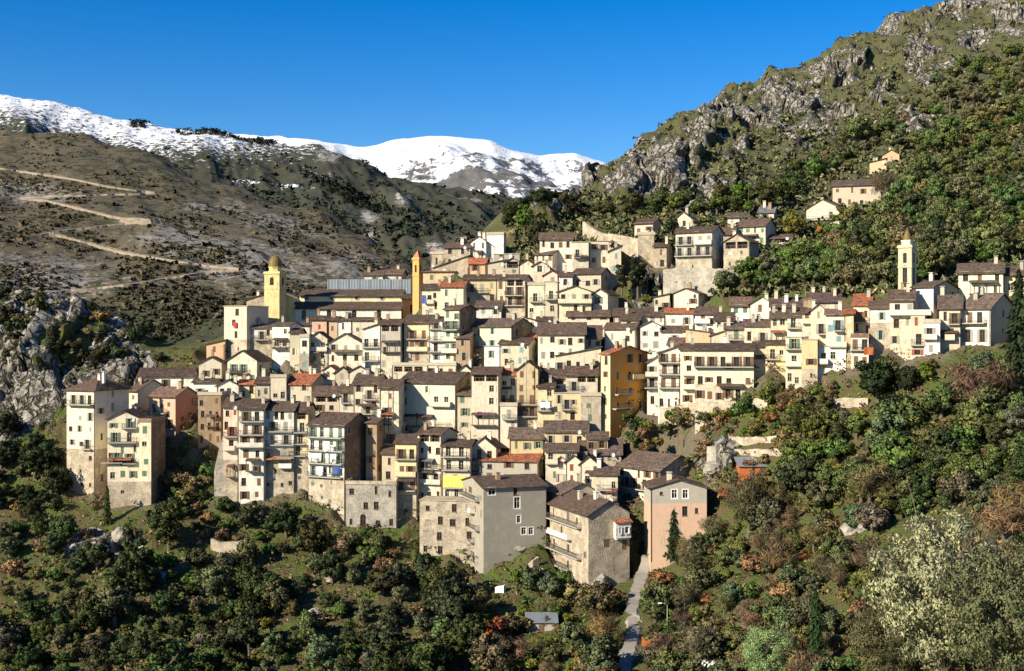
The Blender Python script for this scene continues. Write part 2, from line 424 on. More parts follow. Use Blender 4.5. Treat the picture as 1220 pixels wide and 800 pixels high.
COLS = {
 -250: [(800, 225), (600, 275), (500, 300), (430, 320), (360, 345)],
 -60: [(800, 220), (600, 268), (520, 285), (440, 300), (400, 306), (352, 325)],
 30: [(800, 218), (600, 268), (500, 288), (440, 300), (400, 306), (348, 322)],
 75: [(800, 215), (590, 270), (490, 290), (440, 302), (400, 310), (352, 326)],
 130: [(800, 215), (590, 268), (490, 288), (445, 302), (400, 316), (378, 325)],
 190: [(800, 215), (590, 266), (490, 286), (455, 296), (425, 308), (405, 325)],
 240: [(800, 215), (610, 262), (520, 276), (450, 294), (420, 306), (408, 322)],
 300: [(800, 214), (620, 258), (590, 264), (500, 278), (430, 298), (395, 312), (388, 330)],
 450: [(800, 210), (650, 250), (600, 259), (520, 272), (440, 290), (390, 312), (378, 330)],
 490: [(800, 208), (670, 246), (600, 258), (520, 270), (440, 288), (390, 308), (374, 328)],
 530: [(800, 206), (690, 242), (600, 255), (520, 268), (440, 284), (380, 300), (330, 318), (308, 328), (300, 342)],
 600: [(800, 202), (700, 236), (640, 244), (560, 256), (480, 270), (400, 286), (330, 308), (300, 322), (262, 345), (252, 356)],
 650: [(800, 198), (710, 232), (640, 242), (560, 254), (480, 268), (400, 284), (330, 306), (300, 320), (255, 345), (238, 370)],
 700: [(800, 196), (705, 230), (620, 242), (540, 256), (460, 270), (400, 284), (330, 306), (290, 324), (255, 362), (208, 470)],
 760: [(800, 192), (690, 228), (600, 244), (500, 262), (420, 278), (340, 300), (290, 322), (255, 360), (165, 540)],
 800: [(800, 190), (670, 228), (600, 240), (500, 258), (420, 274), (340, 298), (270, 326), (225, 395), (140, 580)],
 860: [(800, 182), (650, 222), (570, 234), (480, 250), (400, 266), (330, 294), (270, 326), (220, 400), (112, 650)],
 920: [(800, 172), (640, 216), (560, 228), (470, 243), (400, 258), (340, 286), (270, 328), (200, 430), (85, 700)],
 1000: [(800, 158), (600, 212), (460, 234), (390, 248), (340, 276), (260, 338), (180, 460), (100, 640), (48, 760)],
 1060: [(800, 146), (600, 204), (440, 230), (370, 246), (330, 276), (240, 345), (160, 480), (70, 690), (22, 800)],
 1100: [(800, 138), (600, 198), (430, 226), (365, 243), (330, 272), (230, 350), (150, 490), (60, 700), (8, 820)],
 1140: [(800, 130), (600, 192), (425, 224), (355, 244), (320, 275), (220, 355), (140, 495), (50, 700), (3, 830)],
 1165: [(800, 128), (600, 188), (420, 223), (350, 244), (310, 280), (210, 360), (130, 500), (45, 700), (6, 830)],
 1190: [(800, 125), (600, 184), (415, 222), (345, 246), (300, 284), (200, 365), (120, 510), (40, 700), (-12, 830)],
 1250: [(800, 120), (600, 178), (410, 220), (340, 246), (290, 290), (180, 375), (100, 520), (30, 690), (-40, 820)],
 1480: [(800, 110), (600, 165), (410, 215), (330, 248), (270, 300), (150, 400), (60, 540), (-20, 700), (-120, 830)],
}
YS = np.concatenate([np.arange(18, 110, 8.0), np.arange(110, 200, 1.6), np.arange(200, 350, 0.75), np.arange(350, 520, 1.7), np.arange(520, 860, 3.2), np.arange(860, 1200, 28)])
hill = Sheet(COLS, YS, 2, smooth=13)
def blobs(U, PY, L):
    t = np.zeros_like(U)
    for cx, cy, rx, ry, rot in L:
        c, s_ = math.cos(R(rot)), math.sin(R(rot))
        dx = U - cx; dy = PY - cy
        a = (dx * c + dy * s_) / rx; b = (-dx * s_ + dy * c) / ry
        t = np.maximum(t, np.clip(1.2 - np.sqrt(a * a + b * b) * 0.75, 0, 1))
    return t
ROCKS = [(790, 205, 70, 30, -25), (850, 160, 75, 32, -28), (885, 215, 16, 40, 0), (935, 128, 60, 28, -25), (880, 175, 30, 25, 0), (1010, 85, 55, 25, -28), (1095, 70, 30, 30, -30),
         (1120, 18, 60, 16, -15), (1200, 15, 30, 28, 0), (1150, 60, 30, 14, -40), (915, 110, 30, 40, 0), (680, 225, 30, 25, -20), (650, 255, 40, 22, 0), (745, 225, 40, 20, -25),
         (1000, 150, 40, 22, 0), (705, 218, 36, 22, -25), (820, 228, 46, 20, -10), (930, 170, 34, 22, 0), (1045, 112, 36, 16, -25), (1085, 150, 30, 14, 0), (870, 130, 40, 18, -28), (985, 215, 26, 10, 0), (975, 60, 24, 12, -25), (850, 240, 30, 12, 0), (1130, 105, 22, 12, -30),
         (25, 425, 55, 70, 0), (75, 430, 45, 60, 0), (125, 420, 35, 45, 20), (20, 500, 40, 30, 0), (165, 440, 22, 22, 0), (60, 370, 70, 18, 0),
         (800, 330, 45, 22, 0), (770, 340, 25, 30, 0), (855, 545, 22, 30, 0), (640, 690, 40, 12, -20), (1050, 615, 50, 14, -20), (130, 650, 40, 14, 0), (280, 700, 30, 14, -50)]
PY0 = hill.py()
rockm = blobs(hill.U, PY0, ROCKS) * (hill.Y < 860)
rn = fbm(hill.X * 0.09 + 3, hill.Z * 0.07 + hill.Y * 0.02, 5, 5)
rock = np.clip((rockm - 0.5 + (rn - 0.46 + 0.12 * (hill.U < 220)) * 2.6) * 1.8, 0, 1) * (rockm > 0.05)
far = np.clip((hill.Y - 330) / 150, 0, 1)
# steep broken ground: relief grows with distance from the terraces
hill.Z += (fbm(hill.X * 0.07, hill.Y * 0.07, 11, 5) - 0.5) * (2.0 + 9 * far) * np.clip((hill.Y - 60) / 60, 0, 1)
hill.Z += (ridged(hill.X * 0.06, hill.Y * 0.05 + hill.Z * 0.05, 21, 5) - 0.55) * np.clip(rockm * 1.2, 0, 1) * (5 + 9 * far)
# terraces on the lower slopes
low = np.clip((PY0 - 560) / 60, 0, 1) * (hill.Y > 120)
ter = hill.Z / 2.6 + 0.6 * fbm(hill.X * 0.03, hill.Y * 0.03, 8, 2)
fr = ter - np.floor(ter)
hill.Z += low * 0.9 * (np.clip((fr - 0.5) * 3, -1, 1) * 0.5 + 0.5 - fr)
terr_z = hill.z
at = hill.at
# ------------------------------------------------------------------ the village houses
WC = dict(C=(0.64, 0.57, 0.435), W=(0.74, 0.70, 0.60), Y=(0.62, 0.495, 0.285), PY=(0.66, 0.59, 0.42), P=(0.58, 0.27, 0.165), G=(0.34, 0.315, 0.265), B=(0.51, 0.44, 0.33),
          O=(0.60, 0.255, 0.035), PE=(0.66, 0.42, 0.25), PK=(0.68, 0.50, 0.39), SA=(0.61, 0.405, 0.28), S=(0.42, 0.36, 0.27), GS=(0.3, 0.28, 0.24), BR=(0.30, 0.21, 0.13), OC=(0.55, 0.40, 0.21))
RC = dict(D=(0.078, 0.052, 0.038), R=(0.30, 0.10, 0.045), T=(0.14, 0.085, 0.06), P=(0.088, 0.062, 0.05), G=(0.14, 0.14, 0.145), B=(0.10, 0.07, 0.055))
# front left, front right, eave, visible foot (pixels of the photograph), width of the side face in view (+ right, - left), roof, ridge, wall, covering, label
H = [
# far left end
(79.5, 113, 464, 590, 40, 'H', 449, 'C', 'D', 'tall cream house with hipped dark roof at the far left end of the village', dict(sb=536, nc=3, sh='greysh', d=11, bal=[(82, 112, 482), (99, 110, 535)], loggia=1)),
(153, 164, 465, 492, 36, 'S', 452, 'C', 'D', 'narrow cream house behind the tall house at the far left end', dict(d=9, nc=1)),
(178, 209, 472, 520, 27, 'S', 461, 'SA', 'T', 'pink house with a gabled side wall at the left end of the village', dict(d=9, nc=2, sh='brown', sidecol=6)),
(128, 166, 498, 603, 0, 'G', 489, 'PY', 'D', 'pale yellow gabled house with stacked balconies and ivy at its foot', dict(sb=574, nc=3, sh='green', bal=[(146, 164, 510), (128, 163, 527), (121, 146, 551), (147, 162, 552)])),
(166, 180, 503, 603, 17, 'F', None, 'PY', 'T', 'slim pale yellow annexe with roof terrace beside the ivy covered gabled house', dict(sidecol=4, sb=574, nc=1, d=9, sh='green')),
(165, 230, 447, 463, 0, 'S', 438, 'W', 'D', 'long low white house with dark roof behind the pink house', dict(nc=3)),
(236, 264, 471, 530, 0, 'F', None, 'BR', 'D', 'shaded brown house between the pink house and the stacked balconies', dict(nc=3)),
# below the square tower
(230, 258, 455, 474, 0, 'S', 451, 'W', 'D', 'small white house with a low dark roof beside the shaded brown house', dict(nc=2)),
(258.5, 284, 459, 485, 0, 'G', 452, 'W', 'D', 'white gabled cottage above the shaded brown house', dict(nc=2, sh='greysh')),
(284, 304, 457, 475, 0, 'S', 452, 'Y', 'R', 'little yellow cottage with an orange red roof right of the white gabled cottage', dict(nc=2, sh='bluegreen')),
(304.5, 322, 456, 479, 0, 'S', 448, 'B', 'D', 'beige house joined to the left of a roof terrace house', dict(nc=2)),
(322.5, 341, 450, 479, 0, 'F', None, 'B', 'D', 'beige house with flat roof terrace left of the orange roofed house', dict(nc=2, bal=[(322, 341, 450)])),
(342, 371, 457, 481, 21, 'S', 445, 'B', 'R', 'beige house under a bright orange red roof in the lower left rows', dict(nc=2, sh='greysh', d=8)),
(271, 306, 429, 457, 18, 'G', 417.5, 'C', 'D', 'broad cream gabled house under the square tower', dict(nc=3, d=8)),
(237, 264, 432, 453, 0, 'G', 425, 'C', 'D', 'cream gabled house at the left edge under the square tower', dict(nc=2)),
(246, 268, 410, 426, 0, 'GR', 405, 'PE', 'T', 'peach coloured house against the foot of the square tower', dict(nc=1)),
(267, 295, 365, 425, 25, 'F', None, 'C', 'D', 'square beige tower house hung with a red flag left of the church', dict(nc=1, d=9, sb=405, nb=1)),
(294, 320, 357, 384, 0, 'GR', 349, 'S', 'D', 'grey stone building between the square tower and the yellow belfry', dict(nw=1, d=7)),
(292, 324, 390, 417, 0, 'S', 386, 'W', 'D', 'white row house with stone foot right of the square tower', dict(nc=3, sb=402)),
(324.5, 345, 387, 428, 14, 'S', 384, 'W', 'D', 'white house with an upper balcony under the church front', dict(nc=2, bal=[(323, 346, 413)], d=7)),
(345.5, 357, 396, 430, 0, 'S', 391, 'B', 'D', 'narrow beige house next to the pale blue doorway house', dict(nc=1)),
(357.5, 368, 402, 440, 0, 'F', None, 'W', 'D', 'narrow pale house with bluish white front under the church', dict(nc=1, sh='bluegreen')),
(356, 369, 387, 401, 0, 'S', 384, 'W', 'D', 'small white house tucked under the church aisle', dict(nc=1)),
(370, 389, 380, 400, 4, 'S', 376, 'SA', 'D', 'salmon house with a big red shutter below the church aisle', dict(nc=1, sh='red')),
(392, 402, 381, 402, 0, 'S', 377, 'SA', 'D', 'slim salmon house right of the salmon house with a red shutter', dict(nc=1)),
(402.5, 418, 381, 402, 0, 'S', 378, 'W', 'D', 'white house in the row below the church with green shutters', dict(nc=1, sh='green')),
(420, 449, 381, 402, 0, 'S', 378, 'C', 'D', 'wide cream house in the row below the church windows', dict(nc=2, sh='green')),
(367.5, 390, 403, 433, 0, 'G', 395, 'C', 'D', 'cream gabled house with a long balcony below the salmon houses', dict(nc=2, bal=[(368, 390, 418)])),
(390.5, 432, 409, 433, 0, 'G', 397, 'C', 'D', 'cream house with a wide dark gable and an arched garage', dict(nc=3, arch=(420, 432, 433, 17))),
(433, 452.5, 392, 441, 0, 'GR', 386, 'W', 'D', 'white half gabled house with a balcony left of the grey tower house', dict(nc=1, bal=[(432, 452, 414), (432, 452, 430)])),
(452.5, 477, 386, 443, 10, 'S', 380, 'G', 'D', 'tall grey house with open top floor in the middle of the village', dict(nc=2, d=8, loggia=1, sh='greysh')),
(385, 399, 440, 456, 0, 'G', 435, 'C', 'R', 'tiny cream cottage with red gable roof above the orange roofed house', dict(nc=1)),
(399.5, 416, 443, 456, 0, 'G', 437, 'B', 'D', 'tiny beige gabled cottage in a row of three under the arched garage', dict(nc=1)),
(416.5, 439, 442, 456, 0, 'G', 436, 'C', 'D', 'wider gabled cottage at the right end of a row of three', dict(nc=1)),
# centre, church right
(481.5, 511, 384, 433, 0, 'S', 375, 'Y', 'D', 'yellow house with two long balconies right of the tall grey house', dict(nc=1, bal=[(485, 510, 404), (485, 510, 418)], sh='brown')),
(511, 529, 384, 434, 0, 'S', 377, 'W', 'D', 'white house of stacked balconies beside a taller balcony house', dict(nc=1, bal=[(511, 529, 392), (511, 529, 406), (511, 529, 419)])),
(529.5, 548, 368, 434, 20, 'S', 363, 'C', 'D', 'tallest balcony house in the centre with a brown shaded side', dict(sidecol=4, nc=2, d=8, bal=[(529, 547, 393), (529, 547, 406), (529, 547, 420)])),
(538, 552, 359, 372, 8, 'S', 354, 'B', 'D', 'small roof room of beige plaster above the tallest balcony house', dict(nc=1, d=6)),
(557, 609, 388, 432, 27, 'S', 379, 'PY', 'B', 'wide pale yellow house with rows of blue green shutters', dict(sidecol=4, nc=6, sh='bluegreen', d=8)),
(567, 597, 365, 378, 0, 'S', 358, 'W', 'B', 'low white house behind the house with blue green shutters', dict(nc=2)),
(552, 592, 332, 362, 0, 'S', 327, 'Y', 'D', 'long yellow house under a thin dark roof right of the slender spire', dict(nc=3, sh='greysh')),
(592.5, 602, 332, 362, 0, 'S', 327, 'C', 'D', 'cream end house left of the covered terrace', dict(nc=1)),
(602, 625, 332, 372, 8, 'S', 327, 'C', 'D', 'cream house with a deep dark covered terrace', dict(nc=1, loggia=1, d=7, bal=[(602, 624, 352), (602, 624, 364)])),
(525, 552, 341, 386, 0, 'S', 335, 'PY', 'R', 'pale yellow house with an orange red roof right of the spire', dict(nc=2, sh='cream')),
(501.5, 525, 344, 386, 0, 'S', 338, 'C', 'D', 'cream house with a blue sheet on its wall beside the spire', dict(nc=2)),
(504, 542, 323, 338, 0, 'S', 321, 'PE', 'T', 'low peach house behind the spire', dict(nc=2)),
(513, 531, 303, 322, 0, 'F', None, 'S', 'D', 'left stone block of the house on the crest of the village', dict(nc=1)),
(530, 560, 294, 318, 0, 'S', 289, 'S', 'D', 'stone house with dark roof on the crest above the spire', dict(nc=2)),
(516, 558, 319, 327, 0, 'GR', 305, 'S', 'D', 'stone lean-to house with a long sloping roof on the crest', dict(nc=2, d=5)),
(561, 579, 287, 309, 8, 'G', 281, 'W', 'D', 'narrow white gabled house at the top of the crest', dict(nc=2, d=7)),
(580, 600, 280, 300, 0, 'F', None, 'W', 'D', 'plain white walled house at the highest end of the crest', dict(nw=1, d=5)),
(559, 578, 313, 327, 0, 'S', 307, 'PE', 'R', 'small orange house with red roof in the upper village', dict(nc=1)),
(580, 602, 314, 327, 0, 'GR', 310, 'B', 'D', 'beige shed with sloping roof left of the glazed veranda', dict(nc=1)),
(602, 619, 311, 327, 0, 'G', 307, 'B', 'D', 'house with a large dark glazed veranda in the upper village', dict(nc=1, loggia=1)),
(588, 619, 303, 311, 0, 'F', None, 'G', 'D', 'grey flat roofed house beneath the plain white house', dict(nc=2, d=5)),
(619.5, 635, 314, 327, 0, 'G', 309, 'C', 'D', 'left of two little cream gables right of the glazed veranda', dict(nw=1)),
(635, 653, 316, 328, 0, 'G', 311, 'C', 'D', 'right of two little cream gables in the upper village', dict(nc=1)),
# top middle
(643, 682, 284, 312, 0, 'S', 277, 'C', 'D', 'wide cream house with a window band below the rocks at the top', dict(nc=4)),
(637, 659, 302, 315, 14, 'S', 296, 'C', 'D', 'small cream house with dark side in front of the window band house', dict(nc=3, d=7)),
(682, 702, 289, 322, 0, 'F', None, 'C', 'D', 'cream flat topped house with one tall window near the top wall', dict(nc=1)),
(702, 726, 288, 316, 0, 'F', None, 'C', 'T', 'cream flat topped house with a satellite dish near the top wall', dict(nc=2)),
(726, 740, 299, 328, 0, 'GR', 293, 'B', 'T', 'narrow house with a bluish window below the long stone wall', dict(nc=1, sh='bluegreen')),
(682.5, 716, 325, 346, 12, 'S', 319, 'B', 'D', 'beige house with tall shutters and a dark side left of the big dark tree', dict(nc=3, d=7, sh='greysh')),
(648, 665, 327, 339, 0, 'G', 322, 'PK', 'R', 'little pink house with red roof in the upper rows', dict(nc=1)),
(666, 682, 328, 342, 0, 'S', 324, 'W', 'D', 'little white house left of the house with tall shutters', dict(nc=1)),
(629, 648.5, 340, 376, 0, 'F', None, 'PY', 'D', 'pale yellow flat roofed house with long cream shutters', dict(nc=2, sh='cream')),
(649, 665, 336, 374, 0, 'F', None, 'PY', 'D', 'narrow pale yellow house left of the broad white gable', dict(nc=1)),
(665, 705, 347, 374, 0, 'G', 340, 'PY', 'D', 'house with a broad blank whitish gable and lower lean-to roof', dict(nc=3, bal=[(665, 705, 361)])),
(705.5, 724, 350, 372, 13, 'G', 344, 'C', 'D', 'cream gabled house with one window right of the broad blank gable', dict(nc=1, d=7)),
(676, 726, 376, 383, 0, 'S', 369, 'C', 'D', 'long low cream house with a dark roof under the broad blank gable', dict(nc=3, d=6)),
(731, 772, 375, 388, 0, 'S', 367, 'C', 'D', 'long white house below the gully with big dark roof', dict(nc=2, d=7)),
(772, 792, 375, 388, 0, 'S', 366, 'W', 'D', 'white end of the terrace below the gully with a window strip', dict(nc=2)),
(793, 826, 372, 390, 0, 'S', 367, 'W', 'R', 'white house with a reddish brown roof right of the long dark roofs', dict(nc=2)),
(802, 832, 349, 368, 14, 'G', 343, 'C', 'D', 'cream gabled house standing under the rocks of the upper quarter', dict(nc=2, d=7)),
(778, 798, 354, 369, 0, 'GR', 350, 'PY', 'D', 'small pale yellow gabled house beside the cream gable under the rocks', dict(nc=2)),
(641, 697, 397, 431, 0, 'S', 384, 'C', 'D', 'large cream house with broad dark roof in the middle of the village', dict(nc=5, sh='greysh', d=10)),
(697, 716, 402, 415, 0, 'S', 381, 'C', 'D', 'cream bay under the broad dark roof beside the large cream house', dict(nc=2, d=9)),
(720, 756, 391, 412, 9, 'S', 384, 'C', 'D', 'cream house with two roofs left of the white gable', dict(nc=2, d=7)),
(763, 788, 388, 418, 0, 'G', 382, 'W', 'D', 'white gabled house with one big shuttered window', dict(nc=2, sh='greysh')),
(788, 819, 394, 410, 0, 'S', 388, 'W', 'D', 'white wing joined right of the white gabled house', dict(nc=1)),
(817, 846, 396, 410, 0, 'GL', 392, 'PE', 'T', 'low peach house between the white wing and the street row', dict(nc=2)),
# quarter under the cliffs
(756, 778, 265, 283, 11, 'S', 260, 'C', 'D', 'little cream house on the stone wall below the cliffs', dict(nc=2, d=7)),
(760, 780, 280, 305, 0, 'F', None, 'S', 'D', 'rubble stone base under the little cream house', dict(nw=1, d=5)),
(779, 795, 293, 320, 6, 'S', 289, 'S', 'D', 'ruined stone house right of the big dark tree', dict(nc=1, d=6)),
(802, 826, 262, 272, 8, 'G', 250, 'C', 'B', 'cream gabled house close under the cliffs', dict(nc=1, d=6)),
(805, 849, 275, 332, 13, 'S', 269, 'C', 'D', 'tall house with two balcony tiers on a stone foot under the cliffs', dict(nc=3, d=8, sb=308, bal=[(805, 826, 292), (828, 849, 291), (805, 849, 305)], loggia=1)),
(821, 842, 331, 347, 8, 'F', None, 'B', 'D', 'house with big brown doors below the tall house on a stone foot', dict(nc=2, sh='brown', d=6)),
(853, 876, 278, 292, 0, 'S', 270, 'S', 'D', 'stone house behind the gable with open loggia', dict(nc=2)),
(878, 912, 268, 291, 12, 'S', 260, 'C', 'D', 'cream house with eight dark windows under the cliffs', dict(nc=4, d=8)),
(867, 889, 258, 268, 0, 'S', 253, 'C', 'B', 'small cream house behind the house with eight dark windows', dict(nc=2)),
(904, 922, 252, 260, 4, 'S', 246, 'B', 'G', 'small house with grey roof highest under the cliffs', dict(nc=1, d=6)),
(862, 893, 287, 324, 11, 'G', 278, 'S', 'D', 'stone gabled house with open loggia and rounded foot', dict(nc=2, d=7, loggia=1, sb=305)),
(914, 943, 283, 292, 0, 'S', 279, 'S', 'D', 'dark open shed beside the vegetable terrace', dict(nc=1, loggia=1, d=5)),
(960, 1000, 247, 268, 13, 'G', 236, 'B', 'D', 'isolated gabled house with an orange balcony on the right hillside', dict(nc=3, d=8, bal=[(960, 995, 262)])),
(992, 1050, 219, 246, 0, 'S', 213, 'B', 'B', 'long isolated beige house above the house with an orange balcony', dict(nc=4, d=7)),
(1051, 1072, 184, 193, 0, 'G', 178, 'PE', 'B', 'upper of two tiny pinkish huts high on the right hillside', dict(nc=1, d=6)),
(1036, 1056, 193, 206, 0, 'GR', 189, 'PE', 'D', 'lower of two tiny pinkish huts high on the right hillside', dict(nc=1, d=5)),
# the stepped street row on the right
(828, 854, 373, 389, 6, 'S', 365, 'W', 'D', 'white house with red things on its balcony in the upper right rows', dict(nc=2, d=6, bal=[(828, 846, 385)], redb=1)),
(871, 894, 363, 375, 0, 'S', 353, 'W', 'T', 'white house with low roof left of the double gable', dict(nc=2)),
(894, 920, 361, 376, 0, 'G', 353, 'W', 'D', 'white double gabled house in the upper right rows', dict(nc=1)),
(852, 874, 380, 393, 0, 'S', 372, 'C', 'D', 'low cream house with dark roof behind the stepped street row', dict(nc=2)),
(846, 864, 400, 416, 0, 'GR', 394, 'B', 'T', 'small beige house at the lower left start of the stepped row', dict(nc=1)),
(864, 887, 391, 416, 0, 'S', 385, 'B', 'B', 'beige stone house in the stepped street row', dict(nc=2, up=-4)),
(887, 918, 387, 412, 0, 'S', 380, 'PY', 'B', 'yellow house with a small balcony in the stepped street row', dict(nc=3, bal=[(898, 917, 408)])),
(918.5, 938, 378, 406, 0, 'S', 371, 'PY', 'D', 'bright yellow house with pale shutters in the stepped street row', dict(nc=2, sh='cream')),
(938, 956, 376, 404, 0, 'S', 369, 'C', 'D', 'cream house with two balcony levels in the stepped street row', dict(nc=1, bal=[(938, 953, 391), (938, 956, 401)])),
(956, 966, 372, 416, 0, 'S', 366, 'C', 'D', 'narrow cream house with a hanging roof terrace in the stepped row', dict(nc=1, bal=[(956, 975, 385)])),
(966, 984, 369, 417, 0, 'G', 362, 'PY', 'D', 'pale yellow gabled house in the stepped street row', dict(nc=1, bal=[(975, 984, 398)])),
(984, 1007, 374, 431, 0, 'S', 368, 'PY', 'T', 'pale yellow house with green tinted balcony niches', dict(nc=2, sh='bluegreen', loggia=1, bal=[(994, 1004, 394), (988, 1008, 413)])),
(1007, 1017, 373, 424, 0, 'S', 367, 'Y', 'R', 'narrow orange yellow house in the stepped street row', dict(nc=1)),
(1016.5, 1037, 362, 402, 4, 'S', 350, 'PK', 'R', 'pinkish white house with a long reddish roof in the right row', dict(nc=2, sh='brown', d=9)),
(1014, 1035, 402, 438, 0, 'F', None, 'W', 'T', 'white lower house with a balcony of plants and an orange screen', dict(nc=2, bal=[(1012, 1040, 417)])),
(1036.5, 1060, 366, 412, 0, 'S', 358, 'W', 'D', 'white house with a pale green door in the right row', dict(nc=1, sh='bluegreen')),
(1060, 1089, 357, 413, 0, 'S', 345, 'C', 'D', 'cream house with a long terrace in front of the belfry on the right', dict(nc=2, bal=[(1060, 1110, 375)])),
(1087, 1112, 341, 385, 28, 'S', 334, 'W', 'D', 'white house with grey shutters and a broad brown gable side', dict(sidecol=5, nc=2, d=11, sh='greysh')),
(1085, 1102, 376, 426, 0, 'F', None, 'C', 'D', 'narrow cream house with red blinds below the white shuttered house', dict(nc=1, sh='red', bal=[(1085, 1102, 411)])),
(1101.5, 1120, 385, 424, 0, 'F', None, 'W', 'D', 'white flat roofed house with boxed balconies in the right row', dict(nc=1, bal=[(1101, 1117, 386), (1101, 1117, 404)])),
(1119, 1145, 366, 414, 0, 'S', 351, 'C', 'B', 'cream house with orange shutters under the wide brown roof', dict(nc=2, sh='brown', d=10)),
(1145.5, 1180, 366, 414, 28, 'S', 349, 'W', 'B', 'white house with tall dark doors at the right end of the row', dict(sidecol=5, nc=2, d=11, doors=1, bal=[(1147, 1176, 385)])),
(1142, 1195, 323, 352, 0, 'S', 312, 'PY', 'B', 'long yellow house with brown shutters behind the right end', dict(nc=3, sh='brown')),
(1195.5, 1235, 326, 352, 0, 'S', 317, 'Y', 'B', 'yellow house with pale green shutters at the right edge of the picture', dict(nc=2, sh='green')),
(918, 968, 364, 376, 0, 'S', 352, 'S', 'P', 'long dark roofed house with four chimneys behind the street row', dict(nc=2, nch=4)),
(962, 1001, 358, 372, 0, 'S', 347, 'S', 'P', 'dark roofed house higher up behind the street row', dict(nc=2, nch=3)),
(828, 898, 416, 480, 0, 'S', 409, 'C', 'D', 'long cream house with an arcaded veranda over the terrace gardens', dict(nc=6, bal=[(827, 898, 437)], loggia=1)),
(898, 912, 412, 437, 0, 'S', 407, 'B', 'D', 'small beige house right of the long veranda', dict(nc=1)),
(912, 938, 409, 429, 0, 'S', 405, 'Y', 'D', 'orange yellow house with white door and a balcony over bushes', dict(nc=2, bal=[(912, 928, 428)])),
(936, 955, 402, 462, 0, 'F', None, 'PY', 'D', 'pale yellow narrow house with green shutters above the terrace gardens', dict(nc=2, sh='green', bal=[(936, 954, 416), (936, 954, 436)])),
(955, 974, 405, 459, 0, 'F', None, 'OC', 'D', 'ochre stone house right of the narrow house with green shutters', dict(nc=1, sb=440)),
(974, 1008, 413, 436, 0, 'F', None, 'W', 'D', 'plain whitish wall house hanging over the bushes in the right row', dict(nc=1, bal=[(974, 986, 433)])),
(771, 784, 432, 486, 0, 'GR', 421, 'W', 'D', 'white tiered house next to the gully of bushes', dict(nc=1, bal=[(769, 784, 448), (768, 783, 462)])),
(784, 810, 421, 488, 0, 'GR', 412, 'W', 'D', 'white house with three balcony tiers left of the long veranda', dict(nc=3, bal=[(785, 810, 432), (785, 810, 446), (785, 810, 462)])),
(796, 816, 410, 421, 5, 'S', 402, 'C', 'D', 'cream roof room above the three balcony tiers', dict(nc=1, d=6)),
(810.5, 829, 416, 484, 0, 'S', 409, 'C', 'D', 'cream house with side balconies against the long veranda', dict(nc=1, bal=[(814, 829, 447), (814, 829, 463)])),
# the stacked balconies, lower left
(266, 284, 484, 592, 0, 'S', 473, 'PK', 'D', 'pinkish house at the left of the stacked balconies', dict(nc=2, sh='red', sb=548, bal=[(267, 283, 520), (268, 281, 536)])),
(284.5, 315, 486, 597, 0, 'S', 475, 'W', 'D', 'whitish projecting house with arched red window among the stacked balconies', dict(nc=2, sh='brown', bal=[(286, 300, 502), (300, 315, 502), (284, 314, 518), (283, 315, 532)])),
(315.5, 350, 488, 588, 0, 'S', 478, 'W', 'D', 'white house with red shutters below in the middle of the stacked balconies', dict(nc=4, sb=535, sh='greysh', bal=[(317, 349, 514), (316, 350, 530), (330, 350, 545), (333, 348, 557)])),
(350.5, 367, 490, 582, 9, 'S', 479, 'Y', 'D', 'yellowish house with open loft among the stacked balconies', dict(nc=1, loggia=1, sb=545, d=8, bal=[(351, 367, 515), (350, 364, 529), (344, 364, 543)])),
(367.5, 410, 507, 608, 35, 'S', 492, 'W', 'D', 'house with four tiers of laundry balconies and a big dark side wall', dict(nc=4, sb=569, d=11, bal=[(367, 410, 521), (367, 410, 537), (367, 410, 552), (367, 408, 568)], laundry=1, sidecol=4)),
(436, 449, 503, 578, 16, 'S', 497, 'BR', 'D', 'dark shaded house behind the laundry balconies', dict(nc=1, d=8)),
(412, 472, 578, 630, 0, 'F', None, 'GS', 'D', 'broad grey stone bastion with arches below the dark house', dict(nc=4, d=5, nofl=3, arch=(429, 436, 630, 16), name='stone_bastion')),
(421, 452, 457, 502, 0, 'S', 446, 'C', 'D', 'cream house with paired brown shutters left of the big cream house', dict(nc=3, sh='greysh')),
(374, 404, 470, 492, 0, 'S', 459, 'B', 'D', 'beige stone house with open loft behind the stacked balconies', dict(nc=2, loggia=1)),
(404.5, 421, 466, 492, 0, 'S', 458, 'B', 'D', 'beige house with an arched barred window behind the stacked balconies', dict(nc=1)),
(452.5, 475, 462, 545, 0, 'S', 452, 'C', 'D', 'cream wall house with a tall pole left of the big cream house', dict(nc=1)),
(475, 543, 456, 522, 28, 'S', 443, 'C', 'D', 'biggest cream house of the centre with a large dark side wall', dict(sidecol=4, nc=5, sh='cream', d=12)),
(595, 630, 409, 438, 12, 'S', 402, 'B', 'D', 'brownish beige house with pale blue windows below the wide pale yellow house', dict(nc=2, sh='bluegreen', d=8)),
(606, 637, 404, 409, 0, 'S', 397, 'B', 'R', 'low house showing only an orange roof behind the brownish beige house', dict(nw=1, d=5)),
(577, 595, 413, 436, 0, 'F', None, 'W', 'D', 'whitish lower house left of the brownish beige house with pale blue windows', dict(nc=1)),
(467, 506, 436, 448, 0, 'F', None, 'C', 'D', 'low cream terrace house carrying two satellite dishes', dict(nc=3, loggia=1)),
(507, 543, 436, 448, 0, 'F', None, 'PY', 'D', 'low pale yellow terrace house right of the two satellite dishes', dict(nc=3)),
(624, 640, 382, 394, 0, 'GL', 378, 'W', 'D', 'little white house with a slanting roof above the large cream house', dict(nc=1)),
(640, 658, 382, 393, 0, 'S', 377, 'W', 'D', 'little white house with a dark open front above the large cream house', dict(nc=1, loggia=1)),
(433, 456, 327, 340, 0, 'S', 322, 'C', 'D', 'left cream house rising above the sheeted building', dict(nc=1, Y=347)),
